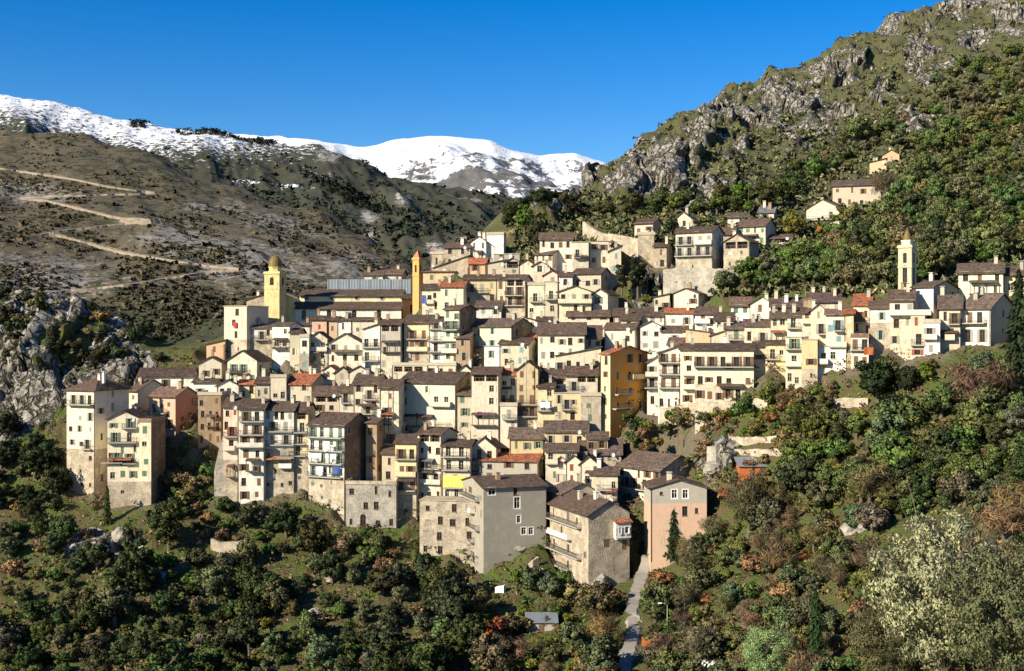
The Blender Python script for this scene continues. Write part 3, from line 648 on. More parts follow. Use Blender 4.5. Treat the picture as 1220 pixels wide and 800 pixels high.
(457, 479, 326, 340, 0, 'S', 321, 'C', 'T', 'right cream house rising above the sheeted building', dict(nc=2, Y=347)),
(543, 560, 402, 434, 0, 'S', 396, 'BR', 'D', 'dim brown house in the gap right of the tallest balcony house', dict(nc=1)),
(545, 575, 470, 512, 0, 'S', 462, 'B', 'D', 'beige back house in the gap beyond the big dark side wall', dict(nc=2)),
(740, 762, 380, 400, 0, 'S', 374, 'C', 'D', 'cream back house left of the white gabled house', dict(nc=1)),
(700, 724, 522, 545, 0, 'S', 514, 'B', 'D', 'beige house half hidden behind the largest slate roof', dict(nc=2)),
(455, 473, 540, 590, 0, 'S', 532, 'B', 'D', 'beige house in the gap left of the yellowish stacked balcony house', dict(nc=1)),
(690, 712, 602, 630, 0, 'S', 594, 'PK', 'D', 'pale pink house half hidden behind the big rubble gable house', dict(nc=1)),
(700, 735, 608, 640, 0, 'S', 600, 'C', 'D', 'shaded cream house in the gap above the lane', dict(nc=2)),
# lower centre
(471, 497, 527, 612, 0, 'S', 517, 'Y', 'D', 'yellowish house with stacked balconies left of the pale loft house', dict(nc=2, sb=590, bal=[(471, 496, 547), (472, 496, 567), (473, 496, 584)], sh='brown')),
(497.5, 526, 517, 600, 18, 'S', 509, 'C', 'D', 'pale house with a blind loft and long balconies in the lower centre', dict(nc=3, loggia=1, d=8, bal=[(497, 524, 558), (497, 526, 576)])),
(526.5, 560, 531, 598, 0, 'S', 523, 'B', 'D', 'beige house with a bright yellow awning in the lower centre', dict(nc=3, bal=[(527, 557, 544), (527, 558, 560)], awning=(529, 557, 566, 580))),
(500, 566, 598, 664, 0, 'F', None, 'S', 'D', 'rough stone substructure below the yellow awning', dict(nc=4, d=6, arch=(560, 566, 664, 12), name='stone_substructure')),
(561, 591, 533, 568, 0, 'G', 519, 'C', 'D', 'cream gabled house left of the red roofed grey house', dict(nc=2, sh='red', bal=[(561, 580, 547)])),
(571, 640, 549, 575, 9, 'S', 540, 'G', 'R', 'grey house with a long orange brown roof in the lower centre', dict(nc=3, d=9)),
(576, 651, 581, 672, -26, 'S', 571, 'G', 'D', 'large bare grey house with few white framed windows in the lower centre', dict(wins=[(586, 590, 8, 8, 'w'), (614, 590, 5, 9, 'n'), (616, 606, 7, 13, 'w'), (622, 606, 5, 13, 'w'), (618, 623, 5, 8, 'w'), (624, 637, 6, 8, 'w'), (632.5, 637, 6, 8, 'w')], d=14.5, lbal=1)),
(607, 647, 521, 543, 0, 'S', 506, 'OC', 'B', 'ochre house with a wide roof behind the red roofed grey house', dict(nc=3, sh='green')),
(545, 562, 442, 472, 0, 'G', 432, 'PY', 'D', 'pale yellow gabled house right above the big dark side wall', dict(nc=1, sh='greysh')),
(562, 594.5, 445, 518, 0, 'S', 437, 'C', 'D', 'tall cream house with a loft band right of the big dark side wall', dict(nc=2, loggia=1)),
(595, 615, 446, 484, 0, 'S', 439, 'W', 'R', 'white house with a reddish roof and a flower balcony', dict(nc=2, sh='green', bal=[(593, 615, 482)])),
(596, 616, 484, 512, 0, 'F', None, 'C', 'D', 'cream lower house beneath the flower balcony', dict(nc=2)),
(615.5, 641, 440, 498, 0, 'G', 429, 'Y', 'D', 'yellow gabled house with brown shutters and two balconies', dict(nc=2, sh='brown', bal=[(615, 640, 482), (618, 640, 496)])),
(640.5, 660, 461, 505, 0, 'S', 455, 'Y', 'D', 'yellow house with white laundry on its balcony right of the yellow gable', dict(nc=2, sh='cream', bal=[(640, 657, 489)])),
(660, 692, 469, 503, 0, 'F', None, 'Y', 'D', 'yellow house with two tall shuttered doors below the open lofts', dict(nc=2, sh='greysh')),
(645, 674, 449, 464, 0, 'S', 437, 'C', 'D', 'open loft house under a dark roof left of the orange building', dict(nc=1, loggia=1)),
(674, 712, 446, 470, 0, 'S', 436, 'C', 'D', 'wide open terrace house under a dark roof left of the orange building', dict(nc=1, loggia=1, bal=[(674, 694, 466)])),
(649, 700, 513, 535, 0, 'S', 501, 'Y', 'B', 'yellow beige house with a broad brown roof below the yellow houses', dict(nc=3)),
(662, 716, 424, 448, 0, 'GR', 414, 'PY', 'D', 'long pale yellow wing joined to the orange building', dict(nc=5, sh='greysh')),
(716, 727, 421, 505, 46, 'S', 412, 'Y', 'R', 'tall ochre orange building with a glowing shaded side', dict(nc=1, d=13, sidecol=2, sidewins=1, rbal=[(.1, .55, 470), (.05, .5, 487), (.5, .95, 452)])),
(692, 716, 472, 507, 0, 'F', None, 'S', 'D', 'small stone house at the foot of the orange building', dict(nc=1)),
(690, 740, 540, 552, 0, 'S', 514, 'S', 'P', 'low house under the largest slate roof below the orange building', dict(nc=2, d=9)),
(650, 688, 537, 578, 0, 'S', 528, 'C', 'D', 'cream house with covered balcony below the broad brown roof', dict(nc=2, bal=[(650, 664, 552)])),
(662, 674, 548, 578, 0, 'G', 542, 'PK', 'R', 'slim pinkish gable between two cream gables', dict(nc=1)),
(674, 692, 549, 578, 0, 'G', 540, 'C', 'D', 'cream gable with tall white doors in the lower rows', dict(nc=1, sh='red')),
(691.5, 712, 552, 580, 10, 'G', 540, 'C', 'D', 'cream gable with a stained front and a long dark roof', dict(nc=1, d=9)),
# bottom right
(736, 787, 560, 612, 47, 'S', 542, 'PK', 'P', 'pinkish row house with brown shutters, big slate roof and stone gable', dict(nc=5, sh='brown', d=11, yard=1, sidecol=3)),
(709, 736, 565, 608, 0, 'S', 556, 'C', 'D', 'cream house left of the pinkish row house', dict(nc=3)),
(775, 842, 581, 663, -8, 'G', 571, 'SA', 'D', 'salmon house with grey plastered gable at the bottom right', dict(wins=[(788, 590, 4, 4, 'n'), (803.5, 594, 6, 10, 'w'), (816.5, 594, 6, 10, 'w'), (816, 615, 6, 11, 'n'), (830, 612, 4, 7, 'n')], d=9, greytop=600)),
(670, 715, 588, 612, -19, 'G', 576, 'B', 'B', 'beige gabled house behind the big rubble gable house', dict(nc=2, d=8)),
(701, 750, 613, 703, -49, 'G', 597, 'S', 'D', 'big rubble stone gable house with a corner oriel above the lane', dict(wins=[(723, 615, 7, 10, 'b'), (723, 652.5, 7, 9, 'b'), (744, 655, 6.5, 13, 'b')], d=18, lbal=2, oriel=(731, 749, 622, 641))),
]

def lay(h):
    x0, x1, yt, yb, side, roof, ry = h[:7]; op = h[10]
    u = (x0 + x1) / 2
    Y = op.get('Y') or at(u, yb).y
    k = Y / F
    d = op.get('d', min(max(0.2 * (yb - yt), 6.0), 9.5))
    ax = x1 if side >= 0 else x0
    phi = math.atan((ax - CX) / F)
    th = math.asin(min(0.93, abs(side) * k / d)) if side else R(12) * min(max((680 - u) / 150, 0), 1)
    a = phi + (th if side >= 0 else -th)
    r = Vector((math.cos(a), -math.sin(a), 0)); b = Vector((math.sin(a), math.cos(a), 0))
    A = Vector(((ax - CX) * k, Y, 0))
    # width so that the far front corner projects on its column
    ox = x0 if side >= 0 else x1
    t = (ox - CX) / F            # A.x + s r.x = t (A.y + s r.y)
    s = (t * A.y - A.x) / (r.x - t * r.y)
    W = abs(s)
    FL = A + r * s if side >= 0 else A
    zt = (CY - yt) * k; zv = (CY - yb) * k
    z0 = min(zv, min(terr_z(*(FL + r * i * W + b * j * d).xy) for i in (0, 1) for j in (0, 1))) - 0.8
    z0 = max(z0 - 3, zv - 8)
    return dict(Y=Y, k=k, d=d, a=a, W=W, FL=FL, r=r, b=b, zt=zt, zv=zv, z0=z0)
for h in H: h[10]['L'] = lay(h)
# ------------------------------------------------------------------ build the near hillside, cut level under every house
def hill_mesh():
    Z = hill.Z.copy()
    town = np.zeros_like(Z); sunk = np.zeros_like(Z)
    for h in H:
        L = h[10]['L']
        dx = hill.X - L['FL'].x; dy = hill.Y - L['FL'].y
        s = dx * L['r'].x + dy * L['r'].y; t = dx * L['b'].x + dy * L['b'].y
        ins = (s > -0.9) & (s < L['W'] + 0.9) & (t > -0.9) & (t < L['d'] + 0.5)
        Z = np.where(ins, np.minimum(Z, L['zv'] + 0.15), Z)
        sunk = np.maximum(sunk, np.clip((s + 4) / 3, 0, 1) * np.clip((L['W'] + 4 - s) / 3, 0, 1) * np.clip((t - 0.5) / 2, 0, 1) * np.clip((L['d'] + 7 - t) / 3, 0, 1))
        dd = np.maximum(np.maximum(-s, s - L['W']), np.maximum(-t, t - L['d']))
        town = np.maximum(town, np.clip((3.0 - dd) / 2.5, 0, 1))
    Z -= 3.0 * sunk
    ch = (hill.U > 318) & (hill.U < 512) & (hill.Y > at(415, 386).y - 3) & (hill.Y < 352)
    Z = np.where(ch, np.minimum(Z, (CY - 384) / F * hill.Y), Z)
    lowm = np.clip((PY0 - 575) / 60, 0, 1)
    Z += (fbm(hill.X * 0.4, hill.Y * 0.4, 31, 3) - 0.5) * 1.0 * (hill.Y > 110) * (hill.Y < 400)
    P = np.stack([hill.X, hill.Y, Z], -1)
    # crags: push the face in and out so that the rock stands in ribs and clefts
    a = np.clip(rockm * 1.2, 0, 1) * (3.5 + 5 * far)
    ok = (town < 0.1); rw = np.clip(rockm * 1.4 - .25, 0, 1) * np.clip(rock * 3, 0, 1) * ok; sc_ = 1 + .8 * far
    wx = hill.X + 5 * (fbm(hill.X * .08, Z * .08, 51, 3) - .5); wz = Z + .35 * hill.X + 7 * (fbm(hill.X * .06, Z * .07, 52, 3) - .5)
    for cw, ch_, amp, sd_ in ((9.0, 17.0, 5.0, 60), (4.0, 7.0, 2.4, 70)):
        v, tx, ty, e = worley(wx / (cw * sc_), wz / (ch_ * sc_), sd_)
        P[..., 1] -= rw * amp * sc_ * (v - .4 + 1.3 * tx + 1.3 * ty - .5 * np.clip(1 - e * 6, 0, 1))
        P[..., 2] += rw * amp * sc_ * .45 * (v - .4 + ty * 1.5)
    P[..., 1] -= (ridged(hill.X * 0.13, Z * 0.05, 41, 4) - 0.55) * a * 0.8 * ok
    P[..., 0] += (fbm(hill.Y * 0.08, Z * 0.1, 47, 3) - 0.5) * a * (town < 0.1)
    scr = np.clip((hill.Y - 330) / 60, 0, 1)
    o = hill.build('hillside', mat_hillside(), P, dict(rock=rock, town=town * (1 - lowm), scrub=scr))
hill_mesh()

# ------------------------------------------------------------------ far slopes, snow ridge, snow mountain, sky is the world
YA = np.concatenate([np.arange(560, 1500, 3.4), np.arange(1500, 2000, 40)])
A_COLS = {-300: [(440, 600), (350, 760), (260, 1000), (160, 1400)], 0: [(440, 600), (350, 760), (260, 1000), (157, 1400)], 100: [(440, 600), (350, 770), (260, 1000), (157, 1400)],
          200: [(430, 600), (340, 790), (260, 1020), (188, 1330)], 300: [(430, 600), (340, 800), (280, 1000), (230, 1250)], 400: [(430, 600), (340, 820), (290, 1000), (254, 1180)],
          450: [(430, 600), (345, 830), (300, 980), (278, 1100)], 490: [(430, 600), (350, 820), (305, 980)], 540: [(430, 600), (360, 760), (338, 860)], 620: [(440, 600), (390, 700), (372, 780)], 800: [(460, 580), (420, 700)]}
fa = Sheet(A_COLS, YA, 3, near=False, smooth=15, back=((60, -15), (400, -150), (900, -300)))
PA = fa.py()
fa.Z += (fbm(fa.X * 0.010, fa.Y * 0.010, 61, 3) - 0.5) * 13 + (fbm(fa.X * 0.08, fa.Y * 0.08, 62, 4) - 0.5) * 4.5
fa.Z += (ridged((fa.X + fa.Y * .4) * 0.016, (fa.Y - fa.X * .3) * 0.005, 63, 2) - 0.6) * 6
scree = np.clip(blobs(fa.U, PA, [(60, 330, 120, 50, 0), (300, 320, 150, 45, 10), (420, 320, 70, 30, 20), (40, 225, 90, 18, 5), (330, 270, 90, 20, 12), (250, 250, 60, 15, 0), (220, 290, 80, 30, 10)]) * 0.62, 0, 1)
wood = np.clip(blobs(fa.U, PA, [(190, 395, 120, 35, 0), (100, 375, 120, 14, 0)]) * 1.2, 0, 1)
fa.build('brown_mountainside', mat_far(), None, dict(scree=scree, wood=wood))

YB = np.concatenate([np.arange(1500, 2700, 8.0), np.arange(2700, 4200, 100)])
B_COLS = {-300: [(420, 1500), (300, 1900), (180, 2300), (95, 2600)], 0: [(420, 1500), (300, 1900), (180, 2300), (112, 2600)], 60: [(420, 1500), (300, 1900), (190, 2300), (121, 2600)], 130: [(420, 1500), (200, 2300), (138, 2600)],
          200: [(420, 1500), (300, 1850), (200, 2300), (153, 2600)], 257: [(420, 1500), (300, 1850), (215, 2300), (157, 2600)], 300: [(420, 1500), (300, 1850), (220, 2300), (169, 2600)], 346: [(420, 1500), (310, 1800), (220, 2300), (173, 2600)],
          380: [(420, 1500), (310, 1800), (230, 2250), (172, 2580)], 405: [(420, 1500), (310, 1800), (235, 2250), (184, 2550)], 448: [(420, 1500), (310, 1800), (245, 2250), (201, 2550)], 492: [(420, 1500), (310, 1800), (250, 2200), (217, 2500)],
          523: [(420, 1500), (310, 1800), (255, 2200), (224, 2500)], 567: [(420, 1500), (310, 1800), (258, 2200), (226, 2500)], 616: [(420, 1500), (310, 1800), (262, 2200), (230, 2450)], 640: [(420, 1500), (310, 1800), (240, 2400)], 720: [(420, 1500), (320, 1800), (285, 2300)], 900: [(420, 1500), (330, 2200)]}
fb_ = Sheet(B_COLS, YB, 2, near=False, smooth=7, back=((150, -60), (900, -500)))
PB = fb_.py()
low_b = np.clip((2620 - fb_.Y) / 300, 0.12, 0.8)
fb_.Z += ((fbm(fb_.X * 0.005, fb_.Y * 0.005, 71, 5) - 0.5) * 60 + (ridged(fb_.X * 0.012 + fb_.Y * .004, fb_.Y * 0.004, 72, 4) - 0.6) * 45) * low_b + (fbm(fb_.X * 0.03, fb_.Y * 0.03, 77, 4) - 0.5) * 12
rb = blobs(fb_.U, PB, [(390, 185, 30, 18, 20), (440, 262, 25, 14, 20), (480, 245, 20, 10, 0), (560, 240, 25, 10, 0), (440, 285, 20, 20, 50), (520, 300, 30, 14, 20), (380, 210, 40, 14, 10)]) * 0.55
line = np.interp(fb_.U, [-300, 0, 60, 130, 200, 260, 330, 400, 460, 520, 900], [146, 148, 152, 168, 184, 184, 178, 170, 150, 100, 100])
snow_b = np.clip(0.42 + (line - PB) / 95.0, 0, 0.62) * np.clip((430 - fb_.U) / 60, 0, 1)
snow_b = np.maximum(snow_b, blobs(fb_.U, PB, [(345, 221, 34, 3, 6), (290, 216, 24, 3, 5)]) * 0.5)
fb_.build('high_ridge', mat_ridge(), None, dict(rock=rb, snow=snow_b))

YD = np.concatenate([np.arange(4200, 6100, 14.0), np.arange(6100, 8000, 150)])
D_COLS = {0: [(380, 4200), (260, 5000), (190, 6000)], 200: [(380, 4200), (260, 5000), (165, 6000)], 257: [(380, 4200), (240, 5000), (156, 6000)], 288: [(380, 4200), (240, 5000), (161, 6000)], 333: [(380, 4200), (240, 5000), (161, 6000)], 368: [(380, 4200), (240, 5000), (167, 6000)],
          412: [(380, 4200), (245, 5000), (174, 6000)], 439: [(380, 4200), (250, 5000), (176, 6000)], 465: [(380, 4200), (250, 5000), (168, 6000)], 501: [(380, 4200), (252, 5000), (163, 6000)], 527: [(380, 4200), (252, 5000), (162, 6000)],
          585: [(380, 4200), (255, 5000), (167, 6000)], 607: [(380, 4200), (255, 5000), (178, 6000)], 642: [(380, 4200), (258, 5000), (185, 6000)], 686: [(380, 4200), (258, 5000), (183, 6000)], 715: [(380, 4200), (260, 5000), (192, 6000)], 800: [(380, 4200), (270, 5000), (220, 6000)], 1000: [(380, 4200), (300, 6000)]}
fd = Sheet(D_COLS, YD, 3, near=False, smooth=5, back=((400, -200), (1600, -900)))
PD = fd.py()
hi = np.clip((6020 - fd.Y) / 500, 0.06, 1)
fd.Z += ((ridged(fd.X * 0.0022 + fd.Y * .0006, fd.Y * 0.0012, 81, 5) - 0.6) * 260 + (fbm(fd.X * 0.006, fd.Y * 0.006, 82, 5) - 0.5) * 90) * hi + (fbm(fd.X * 0.02, fd.Y * 0.02, 83, 3) - 0.5) * 14
steep = np.clip(blobs(fd.U, PD, [(500, 205, 40, 16, 0), (560, 205, 25, 14, 0), (600, 200, 25, 14, 0), (640, 205, 40, 14, 10), (520, 220, 90, 8, 4), (690, 200, 30, 8, 20), (620, 222, 40, 10, 0)]), 0, 1)
snow_d = np.clip(0.9 - steep * 0.5 - np.clip((PD - 212) / 40, 0, 0.5), 0, 1)
fd.build('snow_mountain', mat_snow(), None, dict(snow=snow_d))

# dirt road zigzagging up the brown mountainside
def drape(name, sheet, pts, width, mat, lift=0.6, n=4, bank=0):
    P = []
    for (x0, y0), (x1, y1) in zip(pts[:-1], pts[1:]):
        for i in range(n): P.append(sheet.at(x0 + (x1 - x0) * i / n, y0 + (y1 - y0) * i / n))
    P.append(sheet.at(*pts[-1]))
    m = MB()
    rng = random.Random(5)
    prev = None
    for i, p in enumerate(P):
        t = (P[min(i + 1, len(P) - 1)] - P[max(i - 1, 0)]); t.z = 0
        t = t.normalized() if t.length > 1e-6 else Vector((1, 0, 0))
        nrm = Vector((-t.y, t.x, 0))
        if nrm.y < 0: nrm = -nrm
        w = width * rng.uniform(0.8, 1.2)
        a = p - nrm * w * 0.5; b = p + nrm * w * 0.5
        z = max(sheet.z(a.x, a.y), sheet.z(p.x, p.y)) + lift
        a = Vector((a.x, a.y, z)); b = Vector((b.x, b.y, z + 0.1))
        f_ = a - nrm * width * 0.35; f_.z = min(sheet.z(f_.x, f_.y) - 0.3, z - 0.5)
        c = b + nrm * width * 0.15 ; c.z = min(max(sheet.z(c.x, c.y), z), z + 1.2) + 0.15 + bank
        row = [f_, a, b, c]
        if prev:
            for q in range(3): m.poly([prev[q], row[q], row[q + 1], prev[q + 1]])
        prev = row
    o = m.obj(name, mat); o['kind'] = 'structure'; return o
ROADS = [[(-30, 197), (0, 201), (26, 205), (65, 210), (97, 216), (130, 223), (162, 228), (185, 230)], [(185, 231), (156, 232), (114, 233), (65, 234.5), (24, 236)],
         [(24, 237), (58, 240), (91, 248), (130, 257.5), (146, 261), (190, 262)], [(190, 264), (146, 267), (107, 272), (65, 277), (46, 281)],
         [(46, 282), (68, 280.5), (97, 288), (146, 301), (195, 309.5), (244, 317), (286, 321)], [(286, 322), (253, 324), (201, 332), (162, 339), (107, 345), (52, 349.5)]]
for r_ in ROADS: drape('dirt_road', fa, r_, 2.9, M['road'], 0.7, 12, 0)
drape('road_cutting', fa, [(146, 263), (160, 264), (180, 265), (190, 265)], 5, M['road'], 0.6, 6, 1.0)

# ------------------------------------------------------------------ windows
WIN = {}
def win_mesh(w, h, kind, sh):
    w = round(w * 5) / 5; h = round(h * 5) / 5
    key = (w, h, kind, sh)
    if key in WIN: return WIN[key]
    m = MB(); dp = 0.22 if kind != 'o' else 1.1
    x = w / 2
    # 0 reveal (wall colour), 1 frame, 2 pane, 3 shutter
    m.poly([(-x, 0, 0), (-x, dp, 0), (-x, dp, h), (-x, 0, h)], 0); m.poly([(x, 0, 0), (x, dp, 0), (x, dp, h), (x, 0, h)], 0)
    m.poly([(-x, 0, h), (x, 0, h), (x, dp, h), (-x, dp, h)], 0); m.poly([(-x, 0, 0), (x, 0, 0), (x, dp, 0), (-x, dp, 0)], 0)
    if kind == 'o':
        m.poly([(-x, dp, 0), (x, dp, 0), (x, dp, h), (-x, dp, h)], 2)
        m.box((-x, 0.05, 0.75), (x, 0.11, 0.83), 1)
        for i in range(3): m.box((-x + (i + .5) * w / 3 - .04, .05, 0), (-x + (i + .5) * w / 3 + .04, .1, .75), 1)
    elif kind == 'c' or kind == 'b':
        m.box((-x, 0.03, 0), (-0.02, 0.09, h), 3); m.box((0.02, 0.03, 0), (x, 0.09, h), 3)
        m.poly([(-.02, .08, 0), (.02, .08, 0), (.02, .08, h), (-.02, .08, h)], 2)
        if kind == 'b': m.box((-x - .1, -.03, h), (x + .1, .02, h + .12), 1)
    else:
        m.poly([(-x, 0.17, 0), (x, 0.17, 0), (x, 0.17, h), (-x, 0.17, h)], 2)
        f = 0.07
        m.box((-x, .11, 0), (-x + f, .16, h), 1); m.box((x - f, .11, 0), (x, .16, h), 1)
        m.box((-x + f, .11, h - f), (x - f, .16, h), 1); m.box((-x + f, .11, 0), (x - f, .16, f), 1)
        m.box((-.03, .12, f), (.03, .155, h - f), 1)
        if h > 1.1: m.box((-x + f, .12, h * .62), (-.03, .15, h * .62 + .05), 1); m.box((.03, .12, h * .62), (x - f, .15, h * .62 + .05), 1)
        if kind == 's':
            s = min(w * .5, .55)
            for sg in (-1, 1):
                a, b = sorted((sg * (x + .02), sg * (x + .02 + s)))
                m.box((a, -.07, -.03), (b, -.025, h + .03), 3)
        if kind == 'w':
            t = .16
            m.box((-x - t, -.03, -t), (-x, .02, h + t), 1); m.box((x, -.03, -t), (x + t, .02, h + t), 1)
            m.box((-x, -.03, h), (x, .02, h + t), 1); m.box((-x, -.03, -t), (x, .02, 0), 1)
        if kind == 'n': m.box((-x - .08, -.07, -.09), (x + .08, .03, 0), 1)
        if kind == 'a':   # arched head: wall corners above the arch
            n = 8; r = x; zc = h - r
            for sg in (-1, 1):
                pts = [(sg * x, .02, zc)] + [(sg * r * math.cos(t), .02, zc + r * math.sin(t)) for t in [math.pi / 2 * i / n for i in range(1, n + 1)]] + [(sg * x, .02, h)]
                for i in range(1, len(pts) - 2): m.poly([pts[-1], pts[i], pts[i + 1]], 0)
                m.poly([pts[-1], pts[0], pts[1]], 0)
    fr = M['whitewash'] if kind == 'w' else M['frame_white'] if sh in ('green', 'cream') else M['frame_brown']
    if kind == 'o': fr = M['wood']
    WIN[key] = m.mesh('window', [M['plaster'], fr, M['pane'], M[sh]])
    return WIN[key]
BAL = {}
def balcony(parent, loc, rz, length, style, color, depth=1.0):
    length = max(1.2, round(length * 4) / 4)
    if (length, style, depth) not in BAL:
        s = MB(); s.box((0, -depth, -.2), (length, 0.02, 0))
        n = max(2, int(length / 1.8) + 1)
        for i in range(n):
            x = .1 + (length - .3) * i / (n - 1)
            s.prism([(x, 0, -.2), (x, -depth * .8, -.2), (x + .12, -depth * .8, -.2), (x + .12, 0, -.2)], .14)
        r = MB()
        if style == 'solid':
            r.box((0, -depth, 0), (length, -depth + .08, .9)); r.box((0, -depth + .08, 0), (.08, 0, .9)); r.box((length - .08, -depth + .08, 0), (length, 0, .9))
        else:
            r.box((0, -depth, .92), (length, -depth + .07, .99)); r.box((0, -depth, .1), (length, -depth + .05, .14))
            k = int(length / .28)
            for i in range(k + 1): x = (length - .05) * i / k; r.box((x, -depth + .01, .14), (x + .045, -depth + .045, .92))
            for x in (0, length - .05): r.box((x, -depth + .07, .92), (x + .05, 0, .98))
            for i in range(1, int(depth / .28)): 
                for x in (0.01, length - .05): r.box((x, -i * .28, .05), (x + .04, -i * .28 + .04, .92))
        BAL[(length, style, depth)] = (s.mesh('balcony', [M['concrete']]), r.mesh('railing', [M['plaster'] if style == 'solid' else M['rail']]))
    s, r = BAL[(length, style, depth)]
    o = link('balcony', s, parent, loc, None, rz)
    link('railing', r, o, (0, 0, 0), color)
    return o

# ------------------------------------------------------------------ houses
def face_grid(m, O, X, W, z0, z1, holes, mi=0):
    """A wall face with rectangular openings, as quads round the holes."""
    hs = [(max(0.05, a), min(W - .05, b), c, d) for a, b, c, d in holes if d > z0 + .01 and c < z1 - .01]
    hs = [(a, b, max(c, z0), min(d, z1)) for a, b, c, d in hs if b - a > .1]
    xs = sorted({0.0, W, *[v for q in hs for v in q[:2]]}); zs = sorted({z0, z1, *[v for q in hs for v in q[2:]]})
    for j in range(len(zs) - 1):
        za, zb = zs[j], zs[j + 1]; zm = (za + zb) / 2
        i = 0
        while i < len(xs) - 1:
            if any(a <= (xs[i] + xs[i + 1]) / 2 <= b and c <= zm <= d for a, b, c, d in hs): i += 1; continue
            k = i + 1
            while k < len(xs) - 1 and not any(a <= (xs[k] + xs[k + 1]) / 2 <= b and c <= zm <= d for a, b, c, d in hs): k += 1
            A = O + X * xs[i]; B = O + X * xs[k]
            m.poly([(A.x, A.y, za), (B.x, B.y, za), (B.x, B.y, zb), (A.x, A.y, zb)], mi)
            i = k
def panel(m, p00, p10, p11, p01, rng, t=.16):
    p00, p10, p11, p01 = [Vector(p) for p in (p00, p10, p11, p01)]
    nx = max(1, min(14, int((p10 - p00).length / 1.3))); ny = max(1, min(8, int((p01 - p00).length / 1.5)))
    n0 = len(m.v)
    for lay_ in (0, 1):
        for j in range(ny + 1):
            for i in range(nx + 1):
                u, v = i / nx, j / ny
                p = (p00 * (1 - u) + p10 * u) * (1 - v) + (p01 * (1 - u) + p11 * u) * v
                m.v.append((p.x, p.y, p.z - lay_ * t + (rng.uniform(-.05, .05) if lay_ == 0 else 0)))
    W1 = nx + 1; off = W1 * (ny + 1)
    def q(*a): m.f.append(tuple(n0 + i for i in a)); m.m.append(0)
    for j in range(ny):
        for i in range(nx):
            a = j * W1 + i
            q(a, a + 1, a + 1 + W1, a + W1); q(off + a + W1, off + a + 1 + W1, off + a + 1, off + a)
    for i in range(nx): q(i, off + i, off + i + 1, i + 1); b = ny * W1 + i; q(b + 1, off + b + 1, off + b, b)
    for j in range(ny): a = j * W1; q(a + W1, off + a + W1, off + a, a); b = a + nx; q(b, off + b, off + b + W1, b + W1)

